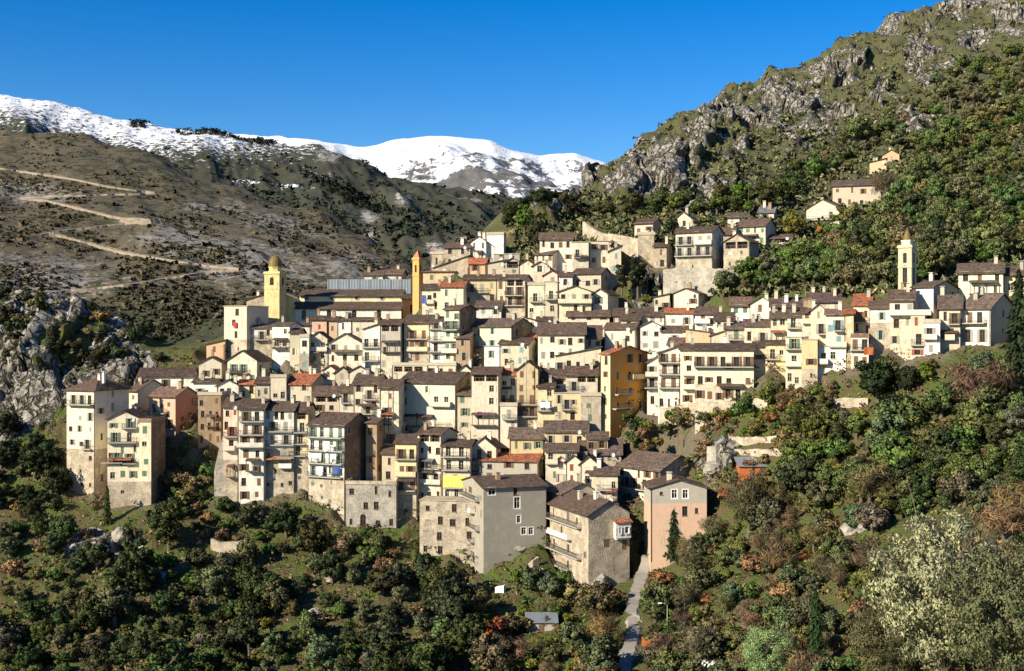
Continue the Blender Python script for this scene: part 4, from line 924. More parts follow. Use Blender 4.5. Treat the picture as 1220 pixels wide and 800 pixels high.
GROUP = 'houses of the hillside village'
def build_house(h, idx):
    x0, x1, yt, yb, side, roof, ry, wc, rc, label, op = h
    L = op['L']; rng = random.Random(idx * 77 + 5)
    W, d, k = L['W'], L['d'], L['k']
    z0 = L['z0']; Hz = L['zt'] - z0; zv = L['zv'] - z0
    name = op.get('name', 'stone_house' if wc in ('S', 'GS') else 'plaster_house')
    cat = 'stone building' if 'name' in op else 'house'
    root = thing(name, label, cat, (L['FL'].x, L['FL'].y, z0), -L['a'], None if 'name' in op else GROUP)
    q1, q2 = rng.uniform(.74, 1.05), rng.uniform(.75, 1.25); col = [c * q1 * rng.uniform(.98, 1.02) for c in WC[wc]]; rcol = [c * q2 * rng.uniform(.97, 1.03) for c in RC[rc]]
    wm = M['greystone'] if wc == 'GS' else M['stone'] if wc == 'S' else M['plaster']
    zsb = (CY - op['sb']) * k - z0 if 'sb' in op else None
    V = Vector
    faces = dict(front=(V((0, 0, 0)), V((1, 0, 0)), W, 0.0), right=(V((W, 0, 0)), V((0, 1, 0)), d, R(90)), left=(V((0, d, 0)), V((0, -1, 0)), d, R(-90)), back=(V((W, d, 0)), V((-1, 0, 0)), W, R(180)))
    holes = {f: [] for f in faces}; wins = []
    sh0 = op.get('sh') or rng.choice(['brown', 'greysh', 'green', 'greysh', 'cream', 'brown'])
    def free(f, a, b, c, e, g=.22):
        return all(b + g < q[0] or a - g > q[1] or e + g < q[2] or c - g > q[3] for q in holes[f])
    def addwin(f, x, z, w, hh, kind, sh=None):
        w = round(w * 5) / 5; hh = round(hh * 5) / 5
        if w < .3 or hh < .3 or x - w / 2 < .15 or x + w / 2 > faces[f][2] - .15 or z + hh > Hz - .12 or not free(f, x - w / 2, x + w / 2, z, z + hh): return
        holes[f].append((x - w / 2, x + w / 2, z, z + hh)); wins.append((f, x, z, w, hh, kind, sh or sh0))
    def fx(px):     # position along the front that projects to a column
        t = (px - CX) / F
        return (t * L['FL'].y - L['FL'].x) / (L['r'].x - t * L['r'].y)
    def fz(px, py):
        s = fx(px); return (CY - py) / F * (L['FL'].y + L['r'].y * s) - z0
    bals = []
    extra = random.Random(idx * 31 + 9); bl = list(op.get('bal', []))
    if not bl and 'nb' not in op and 'name' not in op and x1 - x0 > 15 and yb - yt > 24 and wc not in ('S', 'GS', 'BR') and 'wins' not in op and extra.random() < .55:
        for q in ((.42, .8) if yb - yt > 40 else (.55,)):
            w_ = (x1 - x0) * extra.uniform(.35, .8); xa_ = extra.uniform(x0 + 1, x1 - 1 - w_); bl.append((xa_, xa_ + w_, yt + (yb - yt) * q))
    for bx0, bx1, by in bl:
        a, b = sorted((fx(bx0), fx(bx1))); z = fz((bx0 + bx1) / 2, by)
        if z < .3 or z > Hz - .4: continue
        bals.append((a, b, z))
        n = max(1, round((b - a) / 2.6))
        for i in range(n):
            x = a + (b - a) * (i + .5) / n + rng.uniform(-.25, .25)
            x = min(max(x, .75), W - .75)
            zt = min(2.1, Hz - .2 - z)
            addwin('front', x, z + .02, .95 if W > 2.2 else .7, zt, rng.choice(['s', 'n', 's', 'c']))
    if 'arch' in op:
        ax0, apx1, aby, ah = op['arch']; a, b = fx(ax0), fx(apx1); zz = max(fz(ax0, aby), zv + .05)
        addwin('front', (a + b) / 2, zz, b - a, ah * k, 'a', 'brown')
    if 'wins' in op:
        for px, py, w, hh, kd in op['wins']:
            addwin('front', fx(px), fz(px, py), w * k / max(.3, math.cos(L['a'])), hh * k, kd, 'brown')
    zl = Hz
    if op.get('loggia'):
        hh = 1.5 if Hz - zv > 3.2 else max(.8, (Hz - zv) * .5)
        n = max(1, round(W / 2.7)); cw = (W - .6) / n
        for i in range(n): addwin('front', .3 + cw * (i + .5), Hz - .25 - hh, cw - .3, hh, 'o', 'brown')
        zl = Hz - hh - .3
    def auto(f, nc, z_lo, z_hi, keep, kinds, small=False):
        w_f = faces[f][2]; n = max(1, round((z_hi - z_lo) / (3.0 if not small else 3.4))); s = (z_hi - z_lo) / n
        for i in range(n):
            for j in range(nc):
                if rng.random() > keep: continue
                x = w_f * (j + .5) / nc + rng.uniform(-.12, .12) * w_f / nc
                w = rng.uniform(.85, 1.05) if not small else rng.uniform(.5, .8)
                w = min(w, w_f / nc * .5)
                hh = min(rng.uniform(1.35, 1.65), s * .55) if not small else rng.uniform(.7, 1.0)
                kd = rng.choice(kinds)
                if kd == 's' and w_f / nc < 1.9: kd = 'n'
                addwin(f, x, z_hi - (i + 1) * s + (s - hh) * (.5 + rng.uniform(-.22, .22)), w * rng.choice([1, 1, .8, .65, 1.1]), hh * rng.choice([1, 1, .75, 1.1]), kd)
    if not op.get('nw') and 'wins' not in op:
        lo = max(zv, zsb if zsb else zv)
        kinds = ['s', 'c', 'n', 'c', 's', 'n'] if wc not in ('S', 'GS') else ['n', 'n', 'c', 'b']
        if op.get('doors'):
            for x in (.22, .72):
                for z in (zv + .9, zv + .9 + (Hz - zv) * .45): addwin('front', W * x, z, 1.0, min(2.3, (Hz - zv) * .33), 's', 'greysh')
        auto('front', op.get('nc', 2), lo, zl, .9, kinds)
        if zsb and zsb - zv > 2.2: auto('front', op.get('nc', 2), zv + .3, zsb, .55, ['n', 'n', 'c'], True)
    if side > 8 and not op.get('nw'):
        auto('right', max(1, int(d / 3.6)), zv + 2.0, Hz, .45 if not op.get('sidewins') else .8, ['n', 'n', 'c', 's'])
    if side < -8:
        auto('left', max(1, int(d / 3.4)), zv + 1.5, Hz, .55, ['n', 'c', 's'])
    # roof shape
    zt_w = L['zt']
    if roof == 'S' or roof == 'H':
        run = d / 2; rise = (CY - ry) * (L['Y'] + run * L['b'].y) / F - zt_w; rise = min(max(rise, .2 * run), .62 * run)
    elif roof == 'G':
        run = W / 2; rise = min(max((CY - ry) * k - zt_w, .22 * run), .8 * run)
    elif roof in ('GL', 'GR'):
        run = W; rise = min(max((CY - ry) * k - zt_w, .12 * run), .6 * run)
    else: run, rise = 1, 0
    def roof_z(x, y):
        if roof in ('S', 'H'): return Hz + rise * (1 - abs(y - d / 2) / (d / 2))
        if roof == 'G': return Hz + rise * (1 - abs(x - W / 2) / (W / 2))
        if roof == 'GR': return Hz + rise * x / W
        if roof == 'GL': return Hz + rise * (1 - x / W)
        return Hz + .1
    # walls
    secs = [(0, Hz, wm, col, 'wall')]
    if zsb and 0 < zsb < Hz: secs = [(0, zsb, M['stone'], col, 'stone_base'), (zsb, Hz, wm, col, 'wall')]
    elif 'greytop' not in op and 'wins' not in op and wc not in ('S', 'GS') and Hz - zv > 5.5 and extra.random() < .45:
        zq = zv + (Hz - zv) * extra.uniform(.3, .6); lc = extra.choice([WC['B'], [c * .82 for c in col], [c * 1.12 for c in col], WC['S']])
        secs = [(0, zq, M['stone'] if lc is WC['S'] else wm, lc, 'lower_wall'), (zq, Hz, wm, col, 'wall')]
    if 'greytop' in op:
        zg = (CY - op['greytop']) * k - z0; secs = [(0, zg, wm, col, 'wall'), (zg, Hz, wm, WC['G'], 'upper_wall')]
    sidemat = {2: (M['plaster'], WC['O']), 3: (M['stone'], WC['S']), 4: (M['plaster'], (.17, .115, .07)), 5: (M['plaster'], (.44, .35, .23)), 6: (M['plaster'], (.47, .20, .13))}.get(op.get('sidecol'))  # dark brown and dark red right sides have shade put into the colour
    for za, zb, mt, cl, nm in secs:
        m = MB()
        for f, (O, X, wf, rz) in faces.items():
            if f == 'right' and sidemat: continue
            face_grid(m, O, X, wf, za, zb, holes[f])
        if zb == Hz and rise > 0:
            if roof == 'S':
                if not sidemat: m.poly([(W, 0, Hz), (W, d, Hz), (W, d / 2, Hz + rise)])
                m.poly([(0, 0, Hz), (0, d, Hz), (0, d / 2, Hz + rise)])
            elif roof == 'G': m.poly([(0, 0, Hz), (W, 0, Hz), (W / 2, 0, Hz + rise)]); m.poly([(0, d, Hz), (W, d, Hz), (W / 2, d, Hz + rise)])
            elif roof in ('GL', 'GR'):
                xx = W if roof == 'GR' else 0
                m.poly([(0, 0, Hz), (W, 0, Hz), (xx, 0, Hz + rise)]); m.poly([(0, d, Hz), (W, d, Hz), (xx, d, Hz + rise)])
                m.poly([(xx, 0, Hz), (xx, d, Hz), (xx, d, Hz + rise), (xx, 0, Hz + rise)])
        m.obj(nm, mt, root, color=cl)
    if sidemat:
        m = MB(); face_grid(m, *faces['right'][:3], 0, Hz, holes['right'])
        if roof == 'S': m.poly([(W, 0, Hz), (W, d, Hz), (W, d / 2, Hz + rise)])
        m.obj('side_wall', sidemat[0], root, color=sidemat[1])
    # roof
    m = MB(); o = .55; g = .4
    if roof == 'S':
        e = Hz - o * rise / run
        panel(m, (-g, -o, e), (W + g, -o, e), (W + g, d / 2, Hz + rise), (-g, d / 2, Hz + rise), rng)
        panel(m, (W + g, d + o, e), (-g, d + o, e), (-g, d / 2 + .01, Hz + rise), (W + g, d / 2 + .01, Hz + rise), rng)
    elif roof == 'G':
        e = Hz - o * rise / run
        panel(m, (-o, d + g, e), (-o, -g, e), (W / 2, -g, Hz + rise), (W / 2, d + g, Hz + rise), rng)
        panel(m, (W + o, -g, e), (W + o, d + g, e), (W / 2 + .01, d + g, Hz + rise), (W / 2 + .01, -g, Hz + rise), rng)
    elif roof in ('GL', 'GR'):
        a, b = (Hz - .4 * rise / W, Hz + rise * (1 + .4 / W)); 
        if roof == 'GL': a, b = b, a
        panel(m, (-.4, -g, a + .1), (W + .4, -g, b + .1), (W + .4, d + g, b + .1), (-.4, d + g, a + .1), rng)
    elif roof == 'H':
        e = Hz - o * rise / run; q = min(W, d) * .45; t = Hz + rise
        r0, r1 = (min(q, W * .48), d / 2, t), (max(W - q, W * .52), d / 2, t)
        c = [(-o, -o, e), (W + o, -o, e), (W + o, d + o, e), (-o, d + o, e)]
        panel(m, c[0], c[1], r1, r0, rng); panel(m, c[1], c[2], r1, r1, rng); panel(m, c[2], c[3], r0, r1, rng); panel(m, c[3], c[0], r0, r0, rng)
    else:
        m.box((-.18, -.18, Hz), (W + .18, d + .18, Hz + .16))
        if rng.random() < .6:
            m.box((-.1, -.1, Hz + .16), (W + .1, .1, Hz + .75)); m.box((-.1, .1, Hz + .16), (.1, d + .1, Hz + .75)); m.box((W - .1, .1, Hz + .16), (W + .1, d + .1, Hz + .75))
        rcol = [c * .8 for c in WC['B']] if rc == 'D' else [c * 1.3 for c in rcol]
    if wc not in ('GS',) and 'name' not in op:
        ro = m.obj('roof', M['roof'] if roof != 'F' else M['plaster'], root, color=rcol)
        for i in range(op.get('nch', rng.choice([0, 1, 1, 2]) if roof != 'F' else 0)):
            x = W * (rng.uniform(.12, .88) if 'nch' not in op else (i + .5) / op['nch']); y = d * rng.uniform(.25, .6)
            c = MB(); z = roof_z(x, y); s = rng.uniform(.28, .42); hh = rng.uniform(.9, 1.5)
            c.box((x - s, y - s, z - .8), (x + s, y + s, z + hh)); c.box((x - s * .7, y - s * .7, z + hh), (x + s * .7, y + s * .7, z + hh + .22)); c.box((x - s - .1, y - s - .1, z + hh + .22), (x + s + .1, y + s + .1, z + hh + .32))
            c.obj('chimney', M['plaster'], ro, color=[v * .9 for v in WC[rng.choice(['B', 'W', 'C', 'BR', 'G'])]])
        if rng.random() < .32:
            c = MB(); x = W * rng.uniform(.2, .8); y = d * .5; z = roof_z(x, y)
            c.tube([(x, y, z - .2), (x, y, z + 2.4)], [.04, .03], 5)
            for q in (1.5, 1.9, 2.3): c.box((x - .5, y - .02, z + q), (x + .5, y + .02, z + q + .04))
            c.obj('aerial', M['rail'], ro)
    elif True:
        m.obj('wall_coping', M['stone'], root)
    # openings
    for f, x, z, w, hh, kd, sh in wins:
        O, X, wf, rz = faces[f]
        p = O + X * x
        wn_ = link('window' if hh < 1.9 else 'door', win_mesh(w, hh, kd, sh), root, (p.x, p.y, z), col, rz)
    if op.get('rbal'):
        for f0, f1, py_ in op['rbal']: balcony(root, (W, d * f0, (CY - py_) * k - z0), R(90), d * (f1 - f0), 'solid' if f0 > .3 else 'iron', WC['OC'], 1.2)
    # lean-to canopies over doors and terraces
    if 'name' not in op and 'wins' not in op and 'nb' not in op and W > 3.2 and Hz - zv > 4.5 and extra.random() < .38:
        cw_ = W * extra.uniform(.35, .95); ca = extra.uniform(0, W - cw_); cz = zv + (Hz - zv) * extra.uniform(.3, .62); c = MB()
        panel(c, (ca, -1.3, cz), (ca + cw_, -1.3, cz), (ca + cw_, -.02, cz + .45), (ca, -.02, cz + .45), rng, .1)
        c.obj('canopy', M['roof'], root, color=[v * extra.uniform(.8, 1.2) for v in RC[extra.choice('DDBTRG')]])
        if extra.random() < .5:
            c = MB()
            for q in (.06, .5, .94): c.box((ca + cw_ * q - .06, -1.2, cz - 2.2), (ca + cw_ * q + .06, -1.08, cz - .08))
            c.box((ca, -1.25, cz - 2.35), (ca + cw_, -.01, cz - 2.2)); c.obj('canopy_posts', M['wood'], root)
    # rafters under the eaves
    if roof == 'S':
        c = MB(); n_ = max(2, int(W / .9))
        for i in range(n_ + 1): q = (W - .1) * i / n_; c.box((q, -.5, Hz - .34), (q + .1, -.02, Hz - .24))
        c.obj('rafters', M['wood'], root)
    for a, b, z in bals:
        st = 'solid' if rng.random() < .22 else 'iron'
        balcony(root, (a, 0, z), 0, b - a, st, col, rng.choice([.8, 1.0, 1.2]))
    for lv in range(4 if op.get('lbal') else 0):
        z = Hz - 2.9 - lv * 2.9
        if z > zv + 1: balcony(root, (0, d - .6, z), R(-90), d * (.55 if lv % 2 else .8), 'iron' if lv != 1 else 'solid', WC['W'], 1.1)
    # rainwater pipe
    if rng.random() < .45 and W > 3:
        c = MB(); x = rng.choice([.12, W - .12]); c.tube([(x, -.08, max(0, zv - 1)), (x, -.08, Hz - .05)], [.06, .06], 5); c.obj('rain_pipe', M['frame_brown'], root)
    if rng.random() < .14 and roof != 'F':
        c = MB(); c.lathe([(0.02, 0), (.3, .05), (.45, .16)], 12); dsh = c.obj('satellite_dish', M['whitewash'], root, (W * .8, -.7, Hz - .4)); dsh.rotation_euler = (R(65), 0, R(20))
    if 'awning' in op:
        a0, a1, t0, t1 = op['awning']; a, b = fx(a0), fx(a1); m = MB(); zt_, zb_ = fz(a0, t0), fz(a0, t1)
        n = 14
        for i in range(n):
            u0, u1 = a + (b - a) * i / n, a + (b - a) * (i + 1) / n
            y0_, y1_ = -1.05 - .06 * (i % 2), -1.05 - .06 * ((i + 1) % 2)
            m.poly([(u0, y0_ , zb_), (u1, y1_, zb_), (u1, y1_ + .15, zt_), (u0, y0_ + .15, zt_)])
        m.obj('awning', M['yellowcloth'], root); balcony(root, (a, 0, zb_ - .1), 0, b - a, 'iron', col)
    if 'oriel' in op:
        a0, a1, t0, t1 = op['oriel']; a, b = fx(a0), fx(a1); zt_, zb_ = fz(a0, t0), fz(a0, t1)
        m = MB(); m.box((a, -1.0, zb_), (b, -.01, zt_)); m.prism([(a + .2, -.01, zb_ - .01), (a + .2, -.8, zb_ - .01), (b - .2, -.8, zb_ - .01), (b - .2, -.01, zb_ - .01)], .3)
        orl = m.obj('oriel', M['plaster'], root, color=WC['W'])
        m = MB(); panel(m, (a - .25, -1.3, zt_), (b + .25, -1.3, zt_), (b + .25, -.02, zt_ + .5), (a - .25, -.02, zt_ + .5), rng, .12); m.obj('oriel_roof', M['roof'], orl, color=RC['R'])
        for q, w_ in ((.25, .5), (.7, .9)):
            link('window', win_mesh(w_, 1.2, 'w', 'brown'), orl, (a + (b - a) * q, -1.0 - .18, zb_ + (zt_ - zb_) * .3))
    if op.get('laundry'): op['laundry_at'] = (root, bals, W)
    return root
HR = {}
for i, h in enumerate(H): HR[h[9]] = build_house(h, i)
# ------------------------------------------------------------------ church, bell towers, sheeted building
def frame_at(px, py, a=0.0):
    p = at(px, py); k = p.y / F
    return p, k
def church():
    p, k = frame_at(415, 386)
    Y = p.y; z0 = p.z - 6
    X0 = (350 - CX) * k
    root = thing('church', 'long church with dark double roofs, round upper windows and arched aisle windows', 'church', (X0, Y, z0))
    L = (478 - 350) * k
    zz = lambda py, dy=0: (CY - py) / F * (Y + dy) - z0
    fxp = lambda px, dy=0: (px - CX) / F * (Y + dy) - X0
    rng = random.Random(4)
    col = WC['C']
    za, zc, zu, zr = zz(367), zz(359.5, 4), zz(352, 4), zz(345, 9)
    aw = [fxp(px) for px in (362, 392, 422, 451.5)]
    holes = [(x - .6, x + .6, zz(381), zz(369.5)) for x in aw]
    m = MB(); face_grid(m, Vector((0, 0, 0)), Vector((1, 0, 0)), L, 0, za, holes)
    m.poly([(0, 0, 0), (0, 4, 0), (0, 4, zc), (0, 0, za)]); m.poly([(L, 0, 0), (L, 4, 0), (L, 4, zc), (L, 0, za)])
    m.obj('aisle_wall', M['plaster'], root, color=(.70, .65, .53))
    for x in aw: link('window', win_mesh(1.2, holes[0][3] - holes[0][2], 'a', 'greysh'), root, (x, 0, holes[0][2]), col)
    m = MB(); m.box((fxp(357, 4), 4, zc - 3), (L - .2, 14, zu)); m.obj('clerestory_wall', M['plaster'], root, color=(.66, .56, .36))
    for px in (365.5, 395.5, 425, 455):
        x, z = fxp(px, 4), (zc + zu) / 2 + .12
        m = MB(); n = 16
        for r0, r1, y, mi in ((0, .42, 3.97, 1), (.42, .72, 3.9, 0)):
            for i in range(n):
                t0, t1 = 2 * math.pi * i / n, 2 * math.pi * (i + 1) / n
                q = lambda r, t: (x + r * math.cos(t), y, z + r * math.sin(t))
                m.poly([q(r0, t0), q(r1, t0), q(r1, t1), q(r0, t1)] if r0 else [q(0, 0), q(r1, t0), q(r1, t1)], mi)
        for t in range(n):
            t0, t1 = 2 * math.pi * t / n, 2 * math.pi * (t + 1) / n
            m.poly([(x + .72 * math.cos(t0), 3.9, z + .72 * math.sin(t0)), (x + .72 * math.cos(t1), 3.9, z + .72 * math.sin(t1)), (x + .72 * math.cos(t1), 4, z + .72 * math.sin(t1)), (x + .72 * math.cos(t0), 4, z + .72 * math.sin(t0))], 0)
        m.obj('round_window', [M['concrete'], M['pane']], root)
    m = MB(); panel(m, (-.4, -.6, za - .25), (L + .3, -.6, za - .25), (L + .3, 3.98, zc), (-.4, 3.98, zc), rng); m.obj('aisle_roof', M['roof'], root, color=RC['D'])
    m = MB(); a = fxp(356, 4)
    panel(m, (a, 3.4, zu - .2), (L + .3, 3.4, zu - .2), (L + .3, 9, zr), (a, 9, zr), rng); panel(m, (L + .3, 14.5, zu - .2), (a, 14.5, zu - .2), (a, 9.01, zr), (L + .3, 9.01, zr), rng)
    m.obj('nave_roof', M['roof'], root, color=RC['D'])
    # gabled front at the left end, transept at the right
    m = MB(); xa, xb = fxp(336), fxp(351); face_grid(m, Vector((xa, -.6, 0)), Vector((1, 0, 0)), xb - xa, 0, zz(364), [])
    m.poly([(xb, -.6, 0), (xb, 9, 0), (xb, 9, zz(358)), (xb, -.6, zz(364))]); m.poly([(xa, -.6, 0), (xa, 9, 0), (xa, 9, zz(350)), (xa, -.6, zz(349))])
    m.poly([(xa, -.6, zz(364)), (xb, -.6, zz(364)), (xb - .2, -.6, zz(355)), (xa, -.6, zz(349))])
    m.poly([(xa, -.6, zz(349)), (xb - .2, -.6, zz(355)), (xb - .2, 9, zz(355)), (xa, 9, zz(349))])
    m.obj('front_wall', M['plaster'], root, color=(.68, .52, .2))
    m = MB(); xa, xb = fxp(480), fxp(501)
    hl = [((xb - xa) * .5, (xb - xa) * .5 + 1.0, zz(373), zz(363))]
    face_grid(m, Vector((xa, -1.2, 0)), Vector((xb - xa, 3.5, 0)).normalized(), math.hypot(xb - xa, 3.5), 0, zz(356), hl)
    m.poly([(xb, 2.3, 0), (xb, 12, 0), (xb, 12, zz(356)), (xb, 2.3, zz(356))]); m.poly([(xa, -1.2, 0), (xa, 8, 0), (xa, 8, zz(356)), (xa, -1.2, zz(356))])
    m.obj('transept_wall', M['plaster'], root, color=(.42, .23, .09))
    d_ = Vector((xb - xa, 3.5, 0)).normalized()
    pw = Vector((xa, -1.2, 0)) + d_ * (hl[0][0] + .5)
    link('window', win_mesh(1.0, hl[0][3] - hl[0][2], 'a', 'brown'), root, (pw.x, pw.y, hl[0][2]), (.42, .23, .09), math.atan2(d_.y, d_.x))
    m = MB(); panel(m, (xa - .4, -1.8, zz(356.5)), (xb + .5, 2.0, zz(356.5)), (xb + .5, 7, zz(350, 6)), (xa - .4, 6, zz(350, 6)), rng); panel(m, (xb + .5, 12.5, zz(356.5)), (xa - .4, 12.5, zz(356.5)), (xa - .4, 6.01, zz(350, 6)), (xb + .5, 7.01, zz(350, 6)), rng)
    m.obj('transept_roof', M['roof'], root, color=RC['D'])
church()

def tower(name, label, pxc, Y, pyb, pyt, half, rz, col, arches, top, cat='bell tower'):
    k = Y / F; z0 = (CY - pyb) * k
    root = thing(name, label, cat, ((pxc - CX) * k, Y, z0), rz)
    zz = lambda py: (CY - py) * k - z0
    s = half; H_ = zz(pyt); V = Vector
    fs = [(V((-s, -s, 0)), V((1, 0, 0)), 0), (V((s, -s, 0)), V((0, 1, 0)), R(90)), (V((s, s, 0)), V((-1, 0, 0)), R(180)), (V((-s, s, 0)), V((0, -1, 0)), R(-90))]
    m = MB(); hl = [(s - w / 2, s + w / 2, zz(b), zz(t)) for b, t, w in arches]
    for O, X, r in fs: face_grid(m, O, X, 2 * s, 0, H_, hl)
    m.obj('shaft', M['plaster'], root, color=col)
    for O, X, r in fs:
        for a, b, c, e in hl:
            p = O + X * s; link('opening', win_mesh(round(b - a, 1), e - c, 'a', 'brown'), root, (p.x, p.y, c), col, r)
    m = MB(); c = s + .22
    m.box((-c, -c, H_), (c, c, H_ + .35)); m.box((-s - .1, -s - .1, H_ + .35), (s + .1, s + .1, H_ + .6)); m.obj('cornice', M['plaster'], root, color=[v * 1.05 for v in col])
    if hl:
        m = MB(); zb = hl[0][2] - .7; m.box((-s - .12, -s - .12, zb - .25), (s + .12, s + .12, zb)); m.obj('string_course', M['plaster'], root, color=[v * 1.05 for v in col])
    top(root, zz, H_ + .6, s, col)
    return root
def top_dome(root, zz, z, s, col):
    m = MB(); r = s * .84; zt = zz(318.5)
    m.lathe([(r * 1.05, z), (r * 1.05, z + .2), (r * .95, z + .2), (r * .95, zt - .2), (r * 1.08, zt - .2), (r * 1.08, zt), (0, zt)], 8); m.obj('drum', M['plaster'], root, color=[v * 1.08 for v in col])
    m = MB(); h = zz(305) - zt
    m.lathe([(r * math.cos(t), zt + h * math.sin(t) ** .9) for t in [R(9 * i) for i in range(10)]] + [(.15, zt + h), (.12, zt + h + .4), (.22, zt + h + .55), (.1, zt + h + .75), (.02, zt + h + 1.2)], 16); m.obj('dome', M['gold'], root)
def top_lantern(root, zz, z, s, col):
    m = MB(); r = s * .72; zt = zz(286.5)
    m.box((-r * .9, -r * .9, z), (r * .9, r * .9, zt - .3)); m.box((-r, -r, zt - .3), (r, r, zt)); m.obj('lantern', M['plaster'], root, color=WC['C'])
    m = MB(); h = zz(273) - zt; q = r * .82
    m.lathe([(q, zt), (q * 1.02, zt + h * .2), (q * .85, zt + h * .45), (q * .6, zt + h * .65), (q * .4, zt + h * .78), (q * .42, zt + h * .84), (q * .2, zt + h * .95), (.03, zt + h * 1.05)], 14); m.obj('dome', M['gold'], root)
def top_spire(root, zz, z, s, col):
    m = MB(); zt = zz(298.5); q = s * 1.02
    m.lathe([(q * 1.35, z), (q * .75, z + (zt - z) * .45), (.12, zt - .2), (.02, zt + .3)], 4); o = m.obj('spire', M['terra'], root); o.rotation_euler = (0, 0, R(45))
tower('bell_tower', 'yellow bell tower with an olive gold tiled dome beside the church front', 328, 318, 392, 327, 2.1, R(-14), (.60, .46, .20), [(340.5, 331, 1.1)], top_dome)
tower('bell_tower', 'slender orange bell tower with a pointed brick spire behind the church', 497.5, 322, 375, 310, .95, R(-26), (.58, .31, .09), [(325, 316, .6)], top_spire)
tower('bell_tower', 'pale square bell tower with a small golden dome in front of the wooded hill', 1081, 258, 372, 296, 1.42, R(-38), (.52, .43, .28), [(314, 302, .8), (343, 317, 1.0)], top_lantern)

def sheeted():
    p, k = frame_at(440, 344); Y = 336; k = Y / F; z0 = (CY - 352) * k
    root = thing('sheeted_building', 'long low building wrapped in blue grey sheeting behind the church roof', 'building', ((390 - CX) * k, Y, z0))
    L = 100 * k; h = (352 - 333) * k; m = MB()
    n = 60
    for i in range(n):
        a, b = L * i / n, L * (i + 1) / n; j = .05 * (i % 2)
        m.poly([(a, -j, 0), (b, j - .05, 0), (b, j - .05, h), (a, -j, h)])
    m.box((0, .05, 0), (L, 6, h - .05)); m.obj('sheeting', M['tin'], root)
    m = MB()
    for i in range(9): m.box((L * i / 8 - .03, -.3, 0), (L * i / 8 + .03, -.24, h + .6 + .3 * (i % 3)))
    m.box((0, -.3, h + .7), (L, -.22, h + .78)); m.obj('scaffold_poles', M['rail'], root)
sheeted()

# ------------------------------------------------------------------ retaining walls, lane, lamp posts and small things
def stone_wall(label, pts, thick=.7, mat='stone', name='stone_wall', group=None):
    P = []
    for (ax, at_, ab), (bx, bt, bb) in zip(pts[:-1], pts[1:]):
        n = max(1, int(abs(bx - ax) / 5))
        for i in range(n):
            t = i / n; P.append((ax + (bx - ax) * t, at_ + (bt - at_) * t, ab + (bb - ab) * t))
    P.append(pts[-1])
    W = []
    for px, pt, pb in P:
        q = at(px, pb); k = q.y / F; W.append((Vector((q.x, q.y, 0)), (CY - pt) * k, q.z - 1.5))
    o0 = W[0][0]; rng = random.Random(int(pts[0][0])); m = MB(); prev = None
    for i, (p, zt, zb) in enumerate(W):
        d = W[min(i + 1, len(W) - 1)][0] - W[max(i - 1, 0)][0]; d = d.normalized(); nn = Vector((-d.y, d.x, 0))
        if nn.y < 0: nn = -nn
        zt += rng.uniform(-.15, .15); q = p - o0; b = q + nn * thick
        row = [(q.x, q.y, zb), (q.x, q.y, zt), (b.x, b.y, zt + .05), (b.x, b.y, zb)]
        if prev:
            for a in range(3): m.poly([prev[a], row[a], row[a + 1], prev[a + 1]])
        else: m.poly(row)
        prev = row
    m.poly(prev)
    o = m.obj(name, M[mat], None, (o0.x, o0.y, 0)); tag(o, label, 'wall', group); return o
stone_wall('long pale stone wall running down to the ruined house at the top of the village', [(694, 264, 285), (704, 272, 288), (716, 278, 291), (740, 281, 297), (760, 285, 302)])
stone_wall('pinkish garden terrace wall under the cliffs', [(919, 306, 318), (944, 304, 317), (968, 303, 315)], mat='stone')
stone_wall('round topped enclosure wall among the olive trees at lower left', [(251, 642, 656), (262, 647, 659), (293, 645, 657)])
stone_wall('rough wall under the tiered balcony houses', [(786, 487, 500), (820, 481, 496), (870, 479, 492), (914, 474, 488)], mat='stone')
stone_wall('upper dry stone wall of the terrace gardens', [(868, 520, 529), (890, 521, 530), (925, 520, 528)])
stone_wall('lower dry stone wall of the terrace gardens', [(862, 536, 543), (890, 536, 544), (934, 535, 543)])
stone_wall('light stone wall below the bushes of the right row', [(985, 476, 487), (1010, 474, 486), (1034, 475, 484)])
stone_wall('white low wall beside the lane at the bottom', [(799, 788, 799), (825, 787, 797), (853, 788, 797)], mat='whitewash')
stone_wall('small white block of wall near the orange bush', [(590, 699, 709), (600, 698, 708)], thick=1.0, mat='whitewash')
stone_wall('leaning stone buttress at the left of the stacked balconies', [(255, 560, 592), (261, 535, 592), (267, 515, 592)], thick=1.5, mat='greystone')
stone_wall('ruined pillar like wall at the end of the terrace gardens', [(842, 533, 558), (853, 531, 560)], thick=1.2, mat='greystone')
stone_wall('stone wall below the cottage quarter under the cliffs', [(790, 322, 345), (815, 318, 348), (852, 320, 345), (880, 322, 340)], mat='greystone')
stone_wall('crumbling wall on the path below the bare grey house', [(612, 684, 694), (628, 674, 686), (642, 664, 676)], thick=.5)

